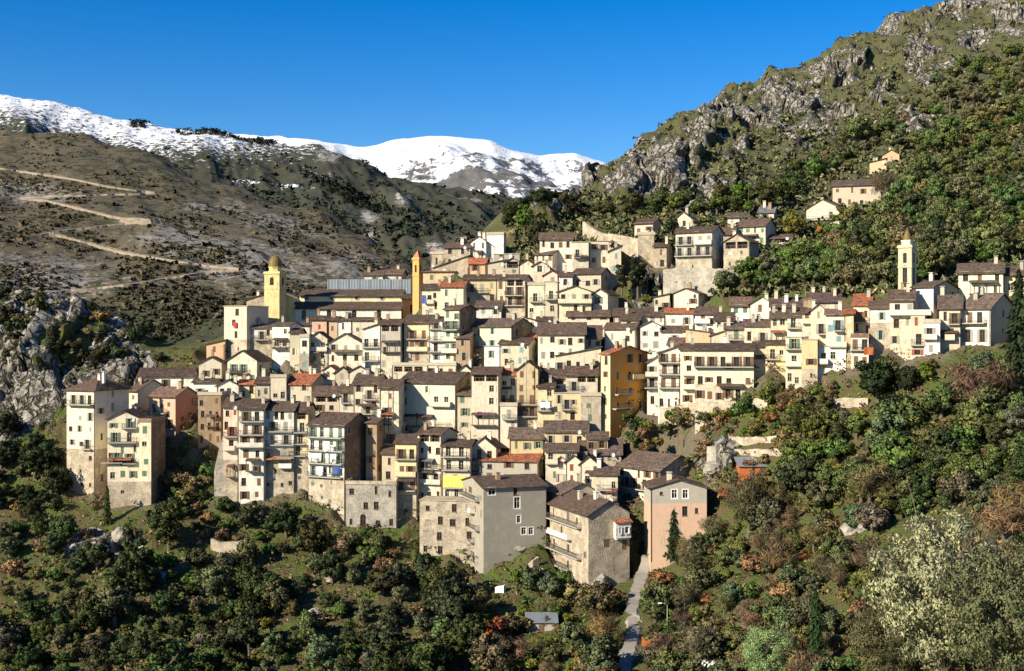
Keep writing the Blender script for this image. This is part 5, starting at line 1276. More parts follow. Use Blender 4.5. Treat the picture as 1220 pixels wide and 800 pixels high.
# rock outcrops and boulders
def boulder(label, px, py, r, seed, group=None, mat='limestone'):
    rng = random.Random(seed); bm = bmesh.new(); bmesh.ops.create_icosphere(bm, subdivisions=3, radius=1)
    sx, sy, sz = rng.uniform(.8, 1.3), rng.uniform(.7, 1), rng.uniform(.6, 1.0)
    for v in bm.verts:
        c = v.co; q = 1 + .5 * (float(fbm(c.x * 1.6 + seed, c.z * 1.6 + c.y, seed, 3)) - .5) + .25 * (float(vnoise(c.x * 4 + seed, c.z * 4 - c.y * 3, seed)) - .5)
        v.co = Vector((c.x * sx, c.y * sy, c.z * sz)) * r * q
    me = bpy.data.meshes.new('boulder'); bm.to_mesh(me); bm.free(); me.materials.append(M[mat])
    p = at(px, py); o = link('boulder', me, None, p + Vector((0, 0, r * .15)), None, rng.uniform(0, 6)); tag(o, label, 'rock', group); return o
for i, (px, py, r) in enumerate([(553, 702, 1.6), (570, 706, 1.3), (690, 670, 0), (1012, 634, 1.8), (1040, 612, 1.5), (1053, 610, 1.3), (985, 618, .9), (1030, 632, 1.3), (190, 690, 1.4), (145, 640, 2.0), (375, 735, 1.5), (395, 690, 1.5), (245, 705, 1.2), (330, 625, 1.6), (905, 622, 1.5), (890, 606, 1.3), (120, 655, 1.3), (305, 612, 1.6), (720, 690, 1.8), (620, 655, 1.0)]):
    if r: boulder('pale limestone boulder half sunk in the wooded slope', px, py, r, i + 3, 'boulders on the lower slopes')
boulder('large tan rock under the corner of the big rubble gable house', 716, 702, 2.6, 50)
boulder('grey rock pillar beside the terrace gardens', 850, 560, 2.2, 51)

FP = [h[10]['L'] for h in H]
def clear_of_houses(p, m=1.0):
    for L in FP:
        q = p - L['FL']; s = q.x * L['r'].x + q.y * L['r'].y; t = q.x * L['b'].x + q.y * L['b'].y
        if -m < s < L['W'] + m and -m < t < L['d'] + m: return False
    return True
lane = drape('lane', hill, [(741, 812), (744, 790), (752, 770), (757, 750), (752, 735), (757, 715), (762, 700), (768, 680), (772, 665)], 1.8, M['lane'], .3, 6, 0)
def lamp(px, py, h, label):
    p = at(px, py); root = thing('street_lamp', label, 'street lamp', p)
    m = MB(); m.tube([(0, 0, -.5), (0, 0, h * .6), (0, 0, h), (-.3, -.1, h + .35), (-1.0, -.3, h + .45)], [.1, .08, .06, .05, .04], 6); m.obj('pole', M['concrete'], root)
    m = MB(); m.box((-1.5, -.42, h + .38), (-.9, -.18, h + .52)); m.obj('lamp_head', M['whitewash'], root)
lamp(795, 772, 6.8, 'thin street lamp beside the lane at the bottom')
def pole(px, pyb, pyt, label, r=.09, Y=None, mat='wood'):
    p = at(px, pyb) if Y is None else Vector(((px - CX) / F * Y, Y, (CY - pyb) / F * Y)); h = (CY - pyt) / F * p.y - p.z
    m = MB(); m.tube([(0, 0, -1.5), (0, 0, h)], [r, r * .7], 6); m.box((-.6, -.05, h - .6), (.6, .05, h - .5))
    o = m.obj('utility_pole', M[mat], None, p); tag(o, label, 'pole', None)
pole(627, 470, 425, 'pale mast standing before the yellow gabled house', .12, at(627, 497).y - 1.6, 'concrete')
pole(463, 520, 455, 'tall dark pole on the cream wall left of the biggest cream house', .1, at(463, 545).y - .6)
pole(266, 452, 410, 'thin pole in front of the peach house under the square tower', .08, at(262, 452).y - .4)
pole(892, 336, 214, 'tall bare pole in front of the grey pinnacle of the cliffs', .1, at(892, 250).y)
pole(967, 530, 493, 'wooden pole between the terrace gardens and the green trees', .12)
pole(1132, 138, 116, 'rusty pole on the high right hillside', .3)
pole(808, 520, 480, 'thin pole by the gully of autumn bushes', .08)
# red banner on the square tower house
def banner():
    h = next(q for q in H if q[9].startswith('square beige tower')); L = h[10]['L']
    k = L['k']; m = MB(); x = (278.5 - CX) * k; w = 4.5 * k
    z1, z0 = (CY - 384) * k, (CY - 391) * k; y = L['Y'] - .35 if abs(L['a']) < .3 else L['Y'] - .6
    n = 6
    t = lambda i: .08 * math.sin(i * 1.9)
    for i in range(n): m.poly([(w * i / n, t(i), z0 - z1), (w * (i + 1) / n, t(i + 1), z0 - z1 + .1), (w * (i + 1) / n, t(i + 1) * .3, 0), (w * i / n, t(i) * .3, 0)])
    s = ((279 - CX) / F * L['FL'].y - L['FL'].x) / (L['r'].x - (279 - CX) / F * L['r'].y)
    p = L['FL'] + L['r'] * s - L['b'] * .35
    o = m.obj('red_flag', M['redcloth'], None, (p.x, p.y, z1)); o.rotation_euler = (0, 0, -L['a']); tag(o, 'red flag hanging on the front of the square beige tower house', 'flag')
banner()
def cloth(label, px, y0, y1, w, Y, mat, name='laundry_sheet', group=None):
    k = Y / F; m = MB(); n = 8; hgt = (y1 - y0) * k
    for i in range(n):
        a, b = w * i / n, w * (i + 1) / n; s = lambda q: .07 * math.sin(q * 4.1 + px)
        m.poly([(a, s(a) * 1.4, -hgt), (b, s(b) * 1.4, -hgt), (b, s(b) * .4, 0), (a, s(a) * .4, 0)])
    o = m.obj(name, M[mat], None, ((px - CX) * k, Y, (CY - y0) * k)); tag(o, label, 'laundry', group)
hl = next(q for q in H if q[9].startswith('house with four tiers'))[10]['L']
for px, y0, y1, w, mt in ((372, 540, 550, 1.9, 'whitecloth'), (386, 531, 538, 2.2, 'whitecloth'), (376, 556, 566, 1.6, 'whitecloth'), (393, 541, 551, 1.3, 'whitecloth')):
    yy = hl['FL'].y + hl['r'].y * (((px - CX) / F * hl['FL'].y - hl['FL'].x) / (hl['r'].x - (px - CX) / F * hl['r'].y)) - 1.55
    cloth('white sheet drying on the tiers of laundry balconies', px, y0, y1, w, yy, mt, group='white sheets on the laundry balconies')
yy = hl['FL'].y - 2.2
cloth('dark blue washing on the lowest laundry balcony', 397, 556, 565, 1.5, hl['FL'].y + hl['r'].y * 6 - 1.6, 'bluecloth')
hy = next(q for q in H if q[9].startswith('yellow house with white laundry'))[10]['L']
cloth('white laundry on the balcony of the yellow house right of the yellow gable', 644, 479, 486, 2.0, hy['Y'] - 1.5, 'whitecloth')
hb = next(q for q in H if q[9].startswith('cream house with a blue sheet'))[10]['L']
cloth('blue sheet hung on the cream wall beside the spire', 503, 352, 362, 1.0, hb['Y'] - .3, 'bluecloth')
hp = next(q for q in H if q[9].startswith('pinkish row house'))[10]['L']
cloth('bright yellow cloth hung on the cream house left of the pinkish row house', 736, 571, 580, 1.2, hp['FL'].y - .6, 'yellowcloth')
h9 = next(q for q in H if q[9].startswith('white lower house with a balcony'))[10]['L']
cloth('orange screen on the balcony end of the white lower house', 1029, 414, 423, 1.9, h9['Y'] - 1.4, 'rusty', 'balcony_screen')

# tin roofed sheds and a box by the lane
def shed(label, x0, x1, yt, yb, wallm, roofm, rise=.5, d=4.0, name='shed'):
    p = at((x0 + x1) / 2, yb); k = p.y / F; w = (x1 - x0) * k; h = (yb - yt) * k
    root = thing(name, label, 'shed', ((x0 - CX) * k, p.y, p.z - .3)); h += .3
    m = MB(); m.box((.1, .1, -1.5), (w - .1, d, h)); m.obj('wall', M[wallm], root)
    m = MB(); panel(m, (-.2, -.3, h + .05), (w + .2, -.3, h + .05), (w + .2, d + .2, h + rise), (-.2, d + .2, h + rise), random.Random(1), .08); m.obj('roof', M[roofm], root)
    m = MB(); m.box((w * .4, .02, -.1), (w * .4 + .9, .098, min(1.9, h - .1))); m.obj('door', M['wood'], root)
shed('rust coloured shed with a pale blue tin roof beside the terrace gardens', 880, 913, 556, 570, 'rusty', 'tin', 1.4)
shed('low greenhouse with a grey tin roof at the bottom', 627, 664, 742, 753, 'concrete', 'tin', .9, 4)
shed('small white water tank hut high on the right hillside', 1072, 1077, 215, 224, 'whitewash', 'concrete', .1, 1.5, 'tank_hut')
def crate():
    p = at(770, 768); m = MB(); m.box((-.7, -.5, -.2), (.7, .5, 1.0)); m.box((-.75, -.55, 1.0), (.75, .55, 1.08)); m.box((-.5, -.53, .2), (.5, -.5, .8))
    tag(m.obj('storage_box', M['rusty'], None, p), 'orange brown box standing at the edge of the lane', 'box')
crate()
# ------------------------------------------------------------------ vegetation
def leaf_cloud(seed, clumps, per, leaf, flat=.85, zc=1.2, spread=.30, narrow=1.0, bottom=-.55, up=0.0, var=1.0):
    """Quads scattered in clumps through an uneven crown volume of radius about 1."""
    g = np.random.default_rng(seed); C = []
    while len(C) < clumps:
        p = g.normal(size=3); p /= np.linalg.norm(p); p *= g.uniform(.35, .92)
        if p[2] < bottom: continue
        p[2] *= flat; C.append(p)
    C = np.array(C); size = g.uniform(.6, 1.25, clumps)
    idx = np.repeat(np.arange(clumps), per); n = len(idx)
    d = g.normal(size=(n, 3)); d /= np.linalg.norm(d, axis=1)[:, None]; d *= (g.uniform(.3, 1.0, n) ** .5)[:, None]
    P = C[idx] + d * (spread * size[idx])[:, None] * np.array([1, 1, .8]); P[:, 2] += zc
    a = g.normal(size=(n, 3)); a[:, 2] += up; a /= np.linalg.norm(a, axis=1)[:, None]
    b = np.cross(a, g.normal(size=(n, 3))); b /= np.linalg.norm(b, axis=1)[:, None]
    s = leaf * g.uniform(.6, 1.4, n)[:, None]; a *= s; b *= s * narrow
    V = np.stack([P - a * .7 - b * .2, P - a * .1 + b * .6, P + a * .8 + b * .1, P + a * .1 - b * .6], 1).reshape(-1, 3)
    rnd = np.clip(.45 + var * (.25 * g.normal(size=clumps)[idx] + .18 * g.normal(size=n)), 0, 1)
    N_ = P - np.array([0, 0, zc]); N_ = N_ / (np.linalg.norm(N_, axis=1)[:, None] + 1e-6) * .55 + d / (np.linalg.norm(d, axis=1)[:, None] + 1e-6) * .6 + g.normal(size=(n, 3)) * .28
    N_ /= np.linalg.norm(N_, axis=1)[:, None]
    return V, np.arange(n * 4).reshape(-1, 4), rnd, np.repeat(N_, 4, axis=0)
def crown_mesh(name, *a, **k):
    V, Q, r, n = leaf_cloud(*a, **k); return np_mesh(name, V, Q, M['leaf'], False, None, dict(rnd=r), n)
def trunk_mesh(seed, h=1.0, limbs=5, r=.09, lean=.15, reach=.6, twigs=0):
    g = random.Random(seed); m = MB()
    pts = [(0, 0, -.35)]; x = y = 0
    for i in range(1, 5): x += g.uniform(-lean, lean) * .4; y += g.uniform(-lean, lean) * .4; pts.append((x, y, h * i / 4))
    m.tube(pts, [r * 1.5, r * 1.1, r * .95, r * .8, r * .6], 7)
    for i in range(limbs):
        t = 2 * math.pi * (i + g.uniform(-.3, .3)) / limbs; s = Vector(pts[2 + i % 3]); e = s + Vector((math.cos(t) * reach, math.sin(t) * reach, g.uniform(.35, .8)))
        mid = s.lerp(e, .5) + Vector((0, 0, -.06)); m.tube([s, mid, e], [r * .55, r * .4, r * .14], 5)
        for q in range(twigs):
            b = mid.lerp(e, g.random()); f = b + Vector((g.uniform(-.5, .5), g.uniform(-.5, .5), g.uniform(.05, .6))); m.tube([b, b.lerp(f, .5) + Vector((0, 0, .05)), f], [r * .16, r * .1, r * .03], 3)
    return m.mesh('trunk', [M['bark']])
def conifer(seed):
    g = np.random.default_rng(seed); n = 1700
    t = g.uniform(0, 1, n) ** .75; z = .25 + (1 - t) * 2.9; r = (.12 + .78 * t) * g.uniform(.35, 1, n) * (.8 + .2 * np.sin(z * 14)); th = g.uniform(0, 6.283, n)
    P = np.stack([r * np.cos(th), r * np.sin(th), z - r * .3], 1); a = np.stack([np.cos(th), np.sin(th), -.5 + 0 * th], 1) + g.normal(size=(n, 3)) * .3; b = np.stack([-np.sin(th), np.cos(th), 0 * th], 1) + g.normal(size=(n, 3)) * .3
    s = g.uniform(.07, .16, n)[:, None]; a = a * s; b = b * s * .6
    V = np.stack([P - a - b * .6, P - a * .2 + b, P + a, P - b * .5], 1).reshape(-1, 3)
    return np_mesh('crown', V, np.arange(4 * n).reshape(-1, 4), M['leaf'], False, None, dict(rnd=np.clip(g.normal(.5, .3, n), 0, 1)))
KIND = {
 'round': ([crown_mesh('crown', 10 + i, 44, 85, .082, .85, 1.0, .27, bottom=-.75) for i in range(5)], [trunk_mesh(i) for i in range(3)]),
 'tall': ([crown_mesh('crown', 30 + i, 46, 75, .08, 1.35, 1.55, .25, bottom=-.75) for i in range(4)], [trunk_mesh(10 + i, 1.4) for i in range(2)]),
 'bush': ([crown_mesh('crown', 50 + i, 26, 80, .092, .7, .55, .29, bottom=-.4) for i in range(5)], [trunk_mesh(20 + i, .4, 4, .06) for i in range(2)]),
 'bare': ([crown_mesh('crown', 70 + i, 22, 85, .21, .95, 1.2, .40, .10, up=.8) for i in range(4)], [trunk_mesh(30 + i, 1.1, 7, .07, .2, .75, 7) for i in range(3)]),
 'conifer': ([conifer(90 + i) for i in range(3)], [trunk_mesh(40, 2.6, 0, .06, .03)]),
 'big': ([crown_mesh('crown', 110 + i, 120, 190, .034, .95, 1.05, .21, .5, up=1.0, bottom=-.9, var=.5) for i in range(2)], [trunk_mesh(50, 1.2, 9, .045, .2, .8, 5)]),
}
NAMES = dict(round='round_tree', tall='tall_tree', bush='bush', bare='bare_tree', conifer='conifer_tree', big='large_tree')
TR = random.Random(99)
def plant(kind, p, r, col, label, group=None, zs=1.0, cat=None, name=None):
    cs, ts = KIND[kind]; rz = TR.uniform(0, 6.28)
    root = thing(name or NAMES[kind], label, cat or ('bush' if kind == 'bush' else 'tree'), p, rz, group)
    root.scale = (r, r, r * zs)
    link('trunk', TR.choice(ts), root); link('crown', TR.choice(cs), root, color=[c * TR.uniform(.8, 1.2) for c in col])
    return root
def at_r(px, py): return at(px, py)
def in_poly(x, y, P):
    c = False; j = len(P) - 1
    for i in range(len(P)):
        if (P[i][1] > y) != (P[j][1] > y) and x < (P[j][0] - P[i][0]) * (y - P[i][1]) / (P[j][1] - P[i][1]) + P[i][0]: c = not c
        j = i
    return c
LANE = [(741, 812), (744, 790), (752, 770), (757, 750), (752, 735), (757, 715), (762, 700), (768, 680), (772, 665)]
DONE = []
def scatter(poly, n, dmin, fn, seed, keep=None):
    g = random.Random(seed); xs = [p[0] for p in poly]; ys = [p[1] for p in poly]; c = 0; tries = 0
    while c < n and tries < n * 30:
        tries += 1; x = g.uniform(min(xs), max(xs)); y = g.uniform(min(ys), max(ys))
        if not in_poly(x, y, poly): continue
        if any(abs(x - a) < 6 and y > b - 8 and y - b < 24 for a, b in LANE): continue
        if any((x - a) ** 2 + ((y - b) * 1.5) ** 2 < dmin ** 2 for a, b in DONE): continue
        p = at(x, y)
        if not clear_of_houses(p, 1.2) or (keep and not keep(x, y, p)): continue
        DONE.append((x, y)); c += 1; fn(x, y, p, g)
DG, MG, YG, OL, BR_, RU, PU = (.050, .066, .026), (.068, .108, .030), (.155, .158, .038), (.105, .115, .064), (.20, .148, .078), (.19, .10, .048), (.13, .095, .078)
def mixer(opts, label_group, marks=None, names=None):
    ws = [o[0] for o in opts]
    def fn(x, y, p, g):
        w, kind, r0, r1, col, label, zs = g.choices(opts, ws)[0]; grp = label_group
        for lim, where in marks or ():
            if x < lim: label += ' ' + where; grp += ' ' + where; break
        nm = (names or {}).get(kind) or ('shrub' if kind == 'bush' and col in (BR_, RU, YG) else None)
        plant(kind, p, (r0 + (r1 - r0) * g.random()) * g.choice([.75, .95, 1.0, 1.15, 1.3, 1.6]), col, label, grp, zs * g.uniform(.85, 1.15), name=nm)
    return fn
# single trees that stand out
def one(kind, px, py, r, col, label, zs=1.0, **k):
    DONE.append((px, py)); return plant(kind, at(px, py), r, col, label, None, zs, **k)
one('big', 1122, 812, 8.2, (.34, .37, .25), 'very large pale silvery green tree at lower right', 1.12)
DONE += [(x_, y_) for x_ in range(1030, 1082, 6) for y_ in (192, 198, 204, 212, 220)]
for i_, (x_, y_) in enumerate([(774, 512), (792, 516), (765, 522), (785, 531), (754, 530), (770, 538)]): plant('bush', at(x_, y_), 1.5 + .2 * (i_ % 3), (YG, MG, BR_)[i_ % 3], ('yellow green', 'green', 'brown')[i_ % 3] + ' bush in the gully below the orange building', 'bushes in the gully')
one('big', 1200, 822, 6.6, (.15, .17, .075), 'large green tree cut by the right edge at the bottom', 1.1)
one('big', 1060, 826, 5.2, (.10, .12, .05), 'large olive green tree in front of the very large pale tree', 1.0)
one('big', 915, 822, 4.6, (.28, .31, .19), 'pale silvery bush like tree left of the dark spruce at the bottom', 1.0)
one('conifer', 972, 806, 2.6, (.022, .04, .014), 'dark narrow spruce at the bottom right', 1.35)
one('conifer', 1214, 445, 4.2, (.02, .034, .015), 'dark conifer at the right edge beside the last house of the row', 1.35)
one('conifer', 802, 668, 2.6, (.025, .042, .016), 'dark conifer in front of the salmon house', 1.25)
one('bush', 592, 766, 3.0, (.22, .08, .03), 'orange red autumn bush below the bare grey house', 1.1)
one('bush', 437, 640, 1.7, (.035, .085, .015), 'clipped round bright green bush at the foot of the grey stone bastion')
one('tall', 760, 352, 2.7, (.026, .034, .018), 'big dark tree in the gully between upper village and ruined house', 1.3)
one('tall', 741, 348, 2.0, (.03, .04, .02), 'slim dark tree left of the big dark tree in the gully', 1.3)
one('bush', 770, 362, 1.8, (.11, .14, .02), 'lime green bush at the bottom of the gully')
one('tall', 945, 286, 2.6, (.13, .13, .025), 'yellow green tree beside the isolated house with orange balcony', 1.1)
one('bush', 981, 283, 2.6, (.20, .09, .03), 'rust brown bush below the isolated house with orange balcony')
one('bare', 1052, 240, 3.4, (.12, .08, .06), 'leafless tree at the end of the long isolated house', 1.2)
one('tall', 800, 284, 1.8, (.025, .045, .015), 'dark ivy covered tree between the little cream house and the tall house', 1.2)
one('tall', 625, 282, 2.6, (.085, .14, .02), 'bright green tree on the rocks above the crest houses', 1.2)
one('tall', 640, 300, 2.4, (.045, .045, .025), 'brown green tree left of the window band house', 1.4)
one('round', 466, 570, 1.6, (.05, .07, .02), 'yellow green bush between the bastion and the stacked balconies', 1.3)
one('round', 506, 700, 3.2, (.04, .055, .025), 'broad dark tree below the stone substructure', 1.1)
one('round', 342, 640, 3.4, (.032, .045, .022), 'broad dark tree at the foot of the stacked balconies', 1.1)
one('conifer', 128, 625, 1.5, (.025, .045, .012), 'narrow ivy column climbing the pale yellow gabled house', 1.7)
one('round', 1045, 478, 4.4, (.032, .05, .02), 'dark green tree in front of the right row', 1.0)
one('round', 1082, 470, 2.3, (.022, .034, .015), 'small nearly black tree in front of the right row', 1.2)
one('bare', 1165, 495, 5.5, PU, 'wide purple brown leafless tree below the last houses of the right row', .85)
one('bush', 1102, 452, 2.3, (.12, .14, .03), 'yellow green shrub beside the purple brown tree')
one('bush', 1110, 440, 1.6, (.13, .14, .03), 'small yellow shrub under the cream house with orange shutters')
one('bare', 890, 640, 4.6, (.10, .075, .055), 'grey brown leafless tree right of the salmon house', 1.15)
one('round', 910, 610, 3.0, (.12, .095, .03), 'yellow brown tree above the leafless tree by the salmon house', 1.1)
one('round', 955, 590, 4.2, (.045, .055, .03), 'broad grey green tree right of the blue tin roof', .95)
# the lower slopes
for i_, (x_, y_, r_) in enumerate([(782, 668, 1.9), (818, 668, 2.2), (838, 655, 2.4), (850, 645, 2.2), (828, 672, 1.8)]): plant(('bush', 'bare')[i_ % 2], at(x_, y_), r_, (MG, BR_)[i_ % 2], ('green bush', 'leafless bush')[i_ % 2] + ' at the foot of the salmon house', 'bushes at the salmon house')
LOW = mixer([(5, 'round', 1.6, 3.0, DG, 'dark green olive tree on the shady lower slope', 1.0), (3, 'round', 1.5, 2.6, OL, 'grey green olive tree on the lower slope', 1.0), (2, 'tall', 1.5, 2.4, DG, 'tall dark tree on the lower slope', 1.0),
             (3, 'bush', 1.2, 2.2, MG, 'green bush on the lower slope', 1.0), (2, 'bush', 1.2, 2.2, BR_, 'brown bush on the lower slope', 1.0), (1, 'bush', 1.0, 2.0, YG, 'yellow green bush on the lower slope', .9)], 'trees and bushes on the lower slope', ((70, 'at the left edge'), (190, 'below the tall cream house'), (300, 'round the enclosure wall'), (420, 'below the stacked balconies'), (700, 'below the grey stone bastion')), dict(round='olive_tree'))
scatter([(0, 640), (70, 625), (110, 622), (200, 628), (255, 668), (300, 662), (330, 660), (420, 668), (490, 690), (540, 715), (560, 805), (560, 835), (0, 835)], 215, 14.5, LOW, 1)
scatter([(200, 590), (255, 600), (330, 630), (400, 645), (400, 668), (300, 660), (200, 628)], 24, 15, mixer([(2, 'bush', 1.2, 2.0, BR_, 'brown bush close under the stacked balconies', 1), (2, 'round', 1.5, 2.2, DG, 'dark tree close under the stacked balconies', 1), (1, 'bush', 1.2, 2, MG, 'green bush close under the stacked balconies', 1)], 'bushes under the stacked balconies'), 2)
scatter([(190, 560), (250, 540), (256, 600), (205, 612)], 12, 12, mixer([(3, 'bush', 1.2, 2.2, BR_, 'brown bush in the gap beside the pale yellow gabled house', 1), (1, 'bush', 1, 2, MG, 'green bush in the gap beside the pale yellow gabled house', 1)], 'bushes in the gap'), 3)
scatter([(545, 715), (600, 700), (690, 708), (728, 730), (735, 835), (555, 835)], 72, 13, mixer([(3, 'bush', 1.2, 2.2, BR_, 'brown bush below the rubble gable house', 1), (3, 'bush', 1.2, 2.2, MG, 'green bush below the rubble gable house', 1), (2, 'round', 1.5, 2.6, OL, 'grey green tree below the rubble gable house', 1), (2, 'bush', 1.2, 2, YG, 'yellow green bush below the rubble gable house', .9), (1, 'bare', 1.6, 2.4, BR_, 'leafless bush below the rubble gable house', 1)], 'bushes left of the lane', ((640, 'near the orange red bush'), (760, 'near the lane'))), 4)
scatter([(655, 690), (700, 700), (740, 716), (735, 730), (600, 705), (640, 680)], 12, 10, mixer([(2, 'bush', 1.2, 1.9, MG, 'ivy green bush at the foot of the rubble gable house', 1), (1, 'bush', 1.2, 1.8, BR_, 'brown shrub at the foot of the rubble gable house', 1)], 'shrubs at the rubble gable house'), 5)
scatter([(430, 640), (500, 668), (545, 690), (545, 712), (480, 690), (400, 668)], 14, 14, mixer([(2, 'bush', 1.2, 2.2, BR_, 'brown shrub below the grey stone bastion', 1), (1, 'bush', 1.2, 2.2, MG, 'green shrub below the grey stone bastion', 1)], 'shrubs below the bastion'), 15)
scatter([(780, 690), (850, 650), (900, 625), (980, 600), (1060, 610), (1040, 700), (1020, 835), (780, 835)], 150, 14.5, mixer([(4, 'bush', 1.3, 2.3, BR_, 'russet brown bush on the slope right of the lane', 1), (3, 'bare', 1.6, 2.8, (.155, .118, .072), 'leafless brown tree on the slope right of the lane', 1), (4, 'bush', 1.3, 2.2, (.135, .14, .045), 'olive yellow bush on the slope right of the lane', 1), (4, 'round', 1.6, 2.4, OL, 'grey green tree on the slope right of the lane', 1), (3, 'bush', 1.2, 2.2, MG, 'green bush on the slope right of the lane', 1), (1, 'bush', 1.2, 2, RU, 'rust red bush on the slope right of the lane', .9)], 'bushes right of the lane', ((860, 'near the salmon house'), (960, 'left of the dark spruce'), (1100, 'toward the very large pale tree'))), 6)
scatter([(930, 540), (985, 500), (1060, 490), (1130, 470), (1225, 470), (1225, 620), (1060, 620), (935, 590)], 120, 13.5, mixer([(4, 'round', 1.7, 3.0, (.10, .13, .045), 'bushy green tree in the belt below the right row', 1.05), (2, 'tall', 1.5, 2.2, DG, 'tall dark green tree in the belt below the right row', 1), (3, 'round', 1.5, 2.6, OL, 'grey green tree in the belt below the right row', 1), (2, 'bush', 1.3, 2.2, BR_, 'brown bush in the belt below the right row', 1), (1, 'bush', 1.5, 2.2, YG, 'yellow green bush in the belt below the right row', 1)], 'belt of trees below the right row', ((1020, 'near the terrace gardens'), (1120, 'in its middle'), (1300, 'toward the right edge'))), 7)
scatter([(1190, 560), (1235, 560), (1235, 800), (1050, 800), (1060, 640)], 22, 26, mixer([(2, 'bare', 1.6, 2.4, BR_, 'leafless brown bush around the very large pale tree', 1), (2, 'bush', 1.2, 2.0, MG, 'green bush around the very large pale tree', 1)], 'bushes around the pale tree'), 8)
scatter([(742, 540), (770, 520), (800, 500), (860, 492), (925, 490), (930, 520), (860, 520), (840, 548), (790, 560)], 40, 11, mixer([(3, 'bush', 1.0, 1.9, BR_, 'brown bush in the gully below the orange building', 1), (3, 'bush', 1.0, 1.9, YG, 'yellow green bush in the gully below the orange building', 1), (2, 'bush', 1, 1.9, MG, 'green bush in the gully below the orange building', 1), (1, 'bush', 1, 1.6, RU, 'rusty bush in the gully below the orange building', 1)], 'bushes in the gully'), 9)
scatter([(728, 508), (768, 500), (775, 520), (742, 530)], 7, 9, mixer([(1, 'bush', .9, 1.5, MG, 'green shrub at the foot of the orange building', 1)], 'shrubs at the orange building'), 10)
scatter([(920, 470), (985, 455), (1000, 470), (985, 500), (930, 530), (900, 500)], 22, 12, mixer([(3, 'bush', 1, 1.8, (.13, .095, .05), 'brown vine bush on the terrace gardens', 1), (1, 'bush', 1, 1.8, MG, 'green bush on the terrace gardens', 1), (1, 'bush', 1, 1.6, YG, 'yellow bush on the terrace gardens', 1)], 'bushes on the terrace gardens'), 11)
scatter([(860, 560), (925, 552), (935, 590), (900, 620), (860, 600)], 16, 12, mixer([(2, 'bush', 1, 1.8, BR_, 'brown shrub below the tin roofed shed', 1), (1, 'bush', 1, 1.8, RU, 'rusty shrub below the tin roofed shed', 1)], 'shrubs below the shed'), 16)
scatter([(-10, 500), (40, 530), (75, 560), (85, 622), (-10, 640)], 30, 13, mixer([(3, 'round', 1.5, 2.8, (.03, .042, .018), 'dark tree left of the tall cream house', 1), (1, 'bush', 1.2, 2, BR_, 'brown bush left of the tall cream house', 1)], 'trees left of the village'), 12)
scatter([(-10, 345), (60, 345), (140, 385), (230, 412), (260, 425), (240, 440), (150, 440), (60, 440), (-10, 430)], 60, 9, mixer([(3, 'bush', 1.2, 2.4, (.045, .05, .025), 'dark bush on the cliff at the left', 1), (1, 'bush', 1.0, 1.8, BR_, 'brown bush on the cliff at the left', 1)], 'bushes on the left cliff'), 13)
one('bush', 36, 424, 2.2, (.22, .035, .025), 'dark red bush on the cliff at the left')
# wooded hillside above the right row
UP = mixer([(4, 'round', 1.8, 3.0, (.125, .14, .066), 'dull green tree on the wooded hill', 1), (3, 'round', 1.6, 2.6, (.095, .135, .042), 'bright green tree on the wooded hill', 1), (1, 'tall', 1.5, 2.3, (.062, .08, .032), 'dark green tree on the wooded hill', 1), (1, 'bush', 1.5, 2.4, (.14, .135, .045), 'olive yellow bush on the wooded hill', 1)], 'trees on the wooded hill', ((985, 'under the isolated houses'), (1085, 'left of the pale bell tower'), (1150, 'behind the pale bell tower'), (1300, 'toward the right edge')), dict(round='hillside_tree', tall='hillside_tree'))  # generic round and tall trees, species not known
scatter([(850, 352), (920, 346), (985, 343), (1062, 345), (1110, 335), (1140, 322), (1225, 304), (1225, 180), (1110, 200), (1080, 230), (1060, 262), (1010, 275), (945, 312)], 270, 10, UP, 20)
scatter([(1225, 180), (1225, 60), (1150, 80), (1060, 130), (1000, 165), (960, 205), (985, 225), (1040, 180), (1075, 215)], 105, 12, mixer([(4, 'round', 2.0, 3.6, (.125, .135, .064), 'dull green tree high on the right mountainside', 1), (2, 'round', 2, 3.2, (.095, .135, .042), 'bright green tree high on the right mountainside', 1), (1, 'bush', 1.8, 3, (.14, .135, .045), 'olive yellow bush high on the right mountainside', 1)], 'trees high on the right mountainside', ((1075, 'beside the crags'), (1300, 'toward the right edge')), dict(round='mountain_tree')), 21)
scatter([(700, 255), (750, 250), (850, 245), (900, 230), (960, 200), (955, 235), (900, 255), (800, 258), (745, 262)], 42, 13, mixer([(3, 'round', 1.8, 3.0, (.062, .076, .03), 'dark green tree along the foot of the cliffs', 1), (1, 'round', 1.6, 2.6, (.10, .14, .025), 'bright green tree along the foot of the cliffs', 1)], 'trees at the foot of the cliffs'), 22)
scatter([(596, 275), (640, 262), (700, 262), (690, 240), (640, 236), (600, 262)], 22, 9, mixer([(2, 'round', 1.5, 2.6, (.045, .055, .022), 'dark tree on the rocks over the crest houses', 1), (1, 'bush', 1.5, 2.4, (.10, .08, .04), 'brown bush on the rocks over the crest houses', 1)], 'trees over the crest houses'), 23)
# plants in the streets and terraces of the village
scatter([(700, 365), (760, 350), (830, 335), (880, 330), (900, 345), (850, 356), (760, 375)], 16, 12, mixer([(2, 'bush', .9, 1.5, MG, 'green shrub on the rocks of the gully', 1), (1, 'bush', .9, 1.5, YG, 'yellow green shrub on the rocks of the gully', 1)], 'shrubs in the gully'), 24)
scatter([(918, 300), (950, 295), (968, 305), (940, 316)], 6, 8, mixer([(1, 'bush', .9, 1.4, (.10, .15, .02), 'bright green shrub of the vegetable terrace', 1)], 'shrubs of the vegetable terrace'), 25)

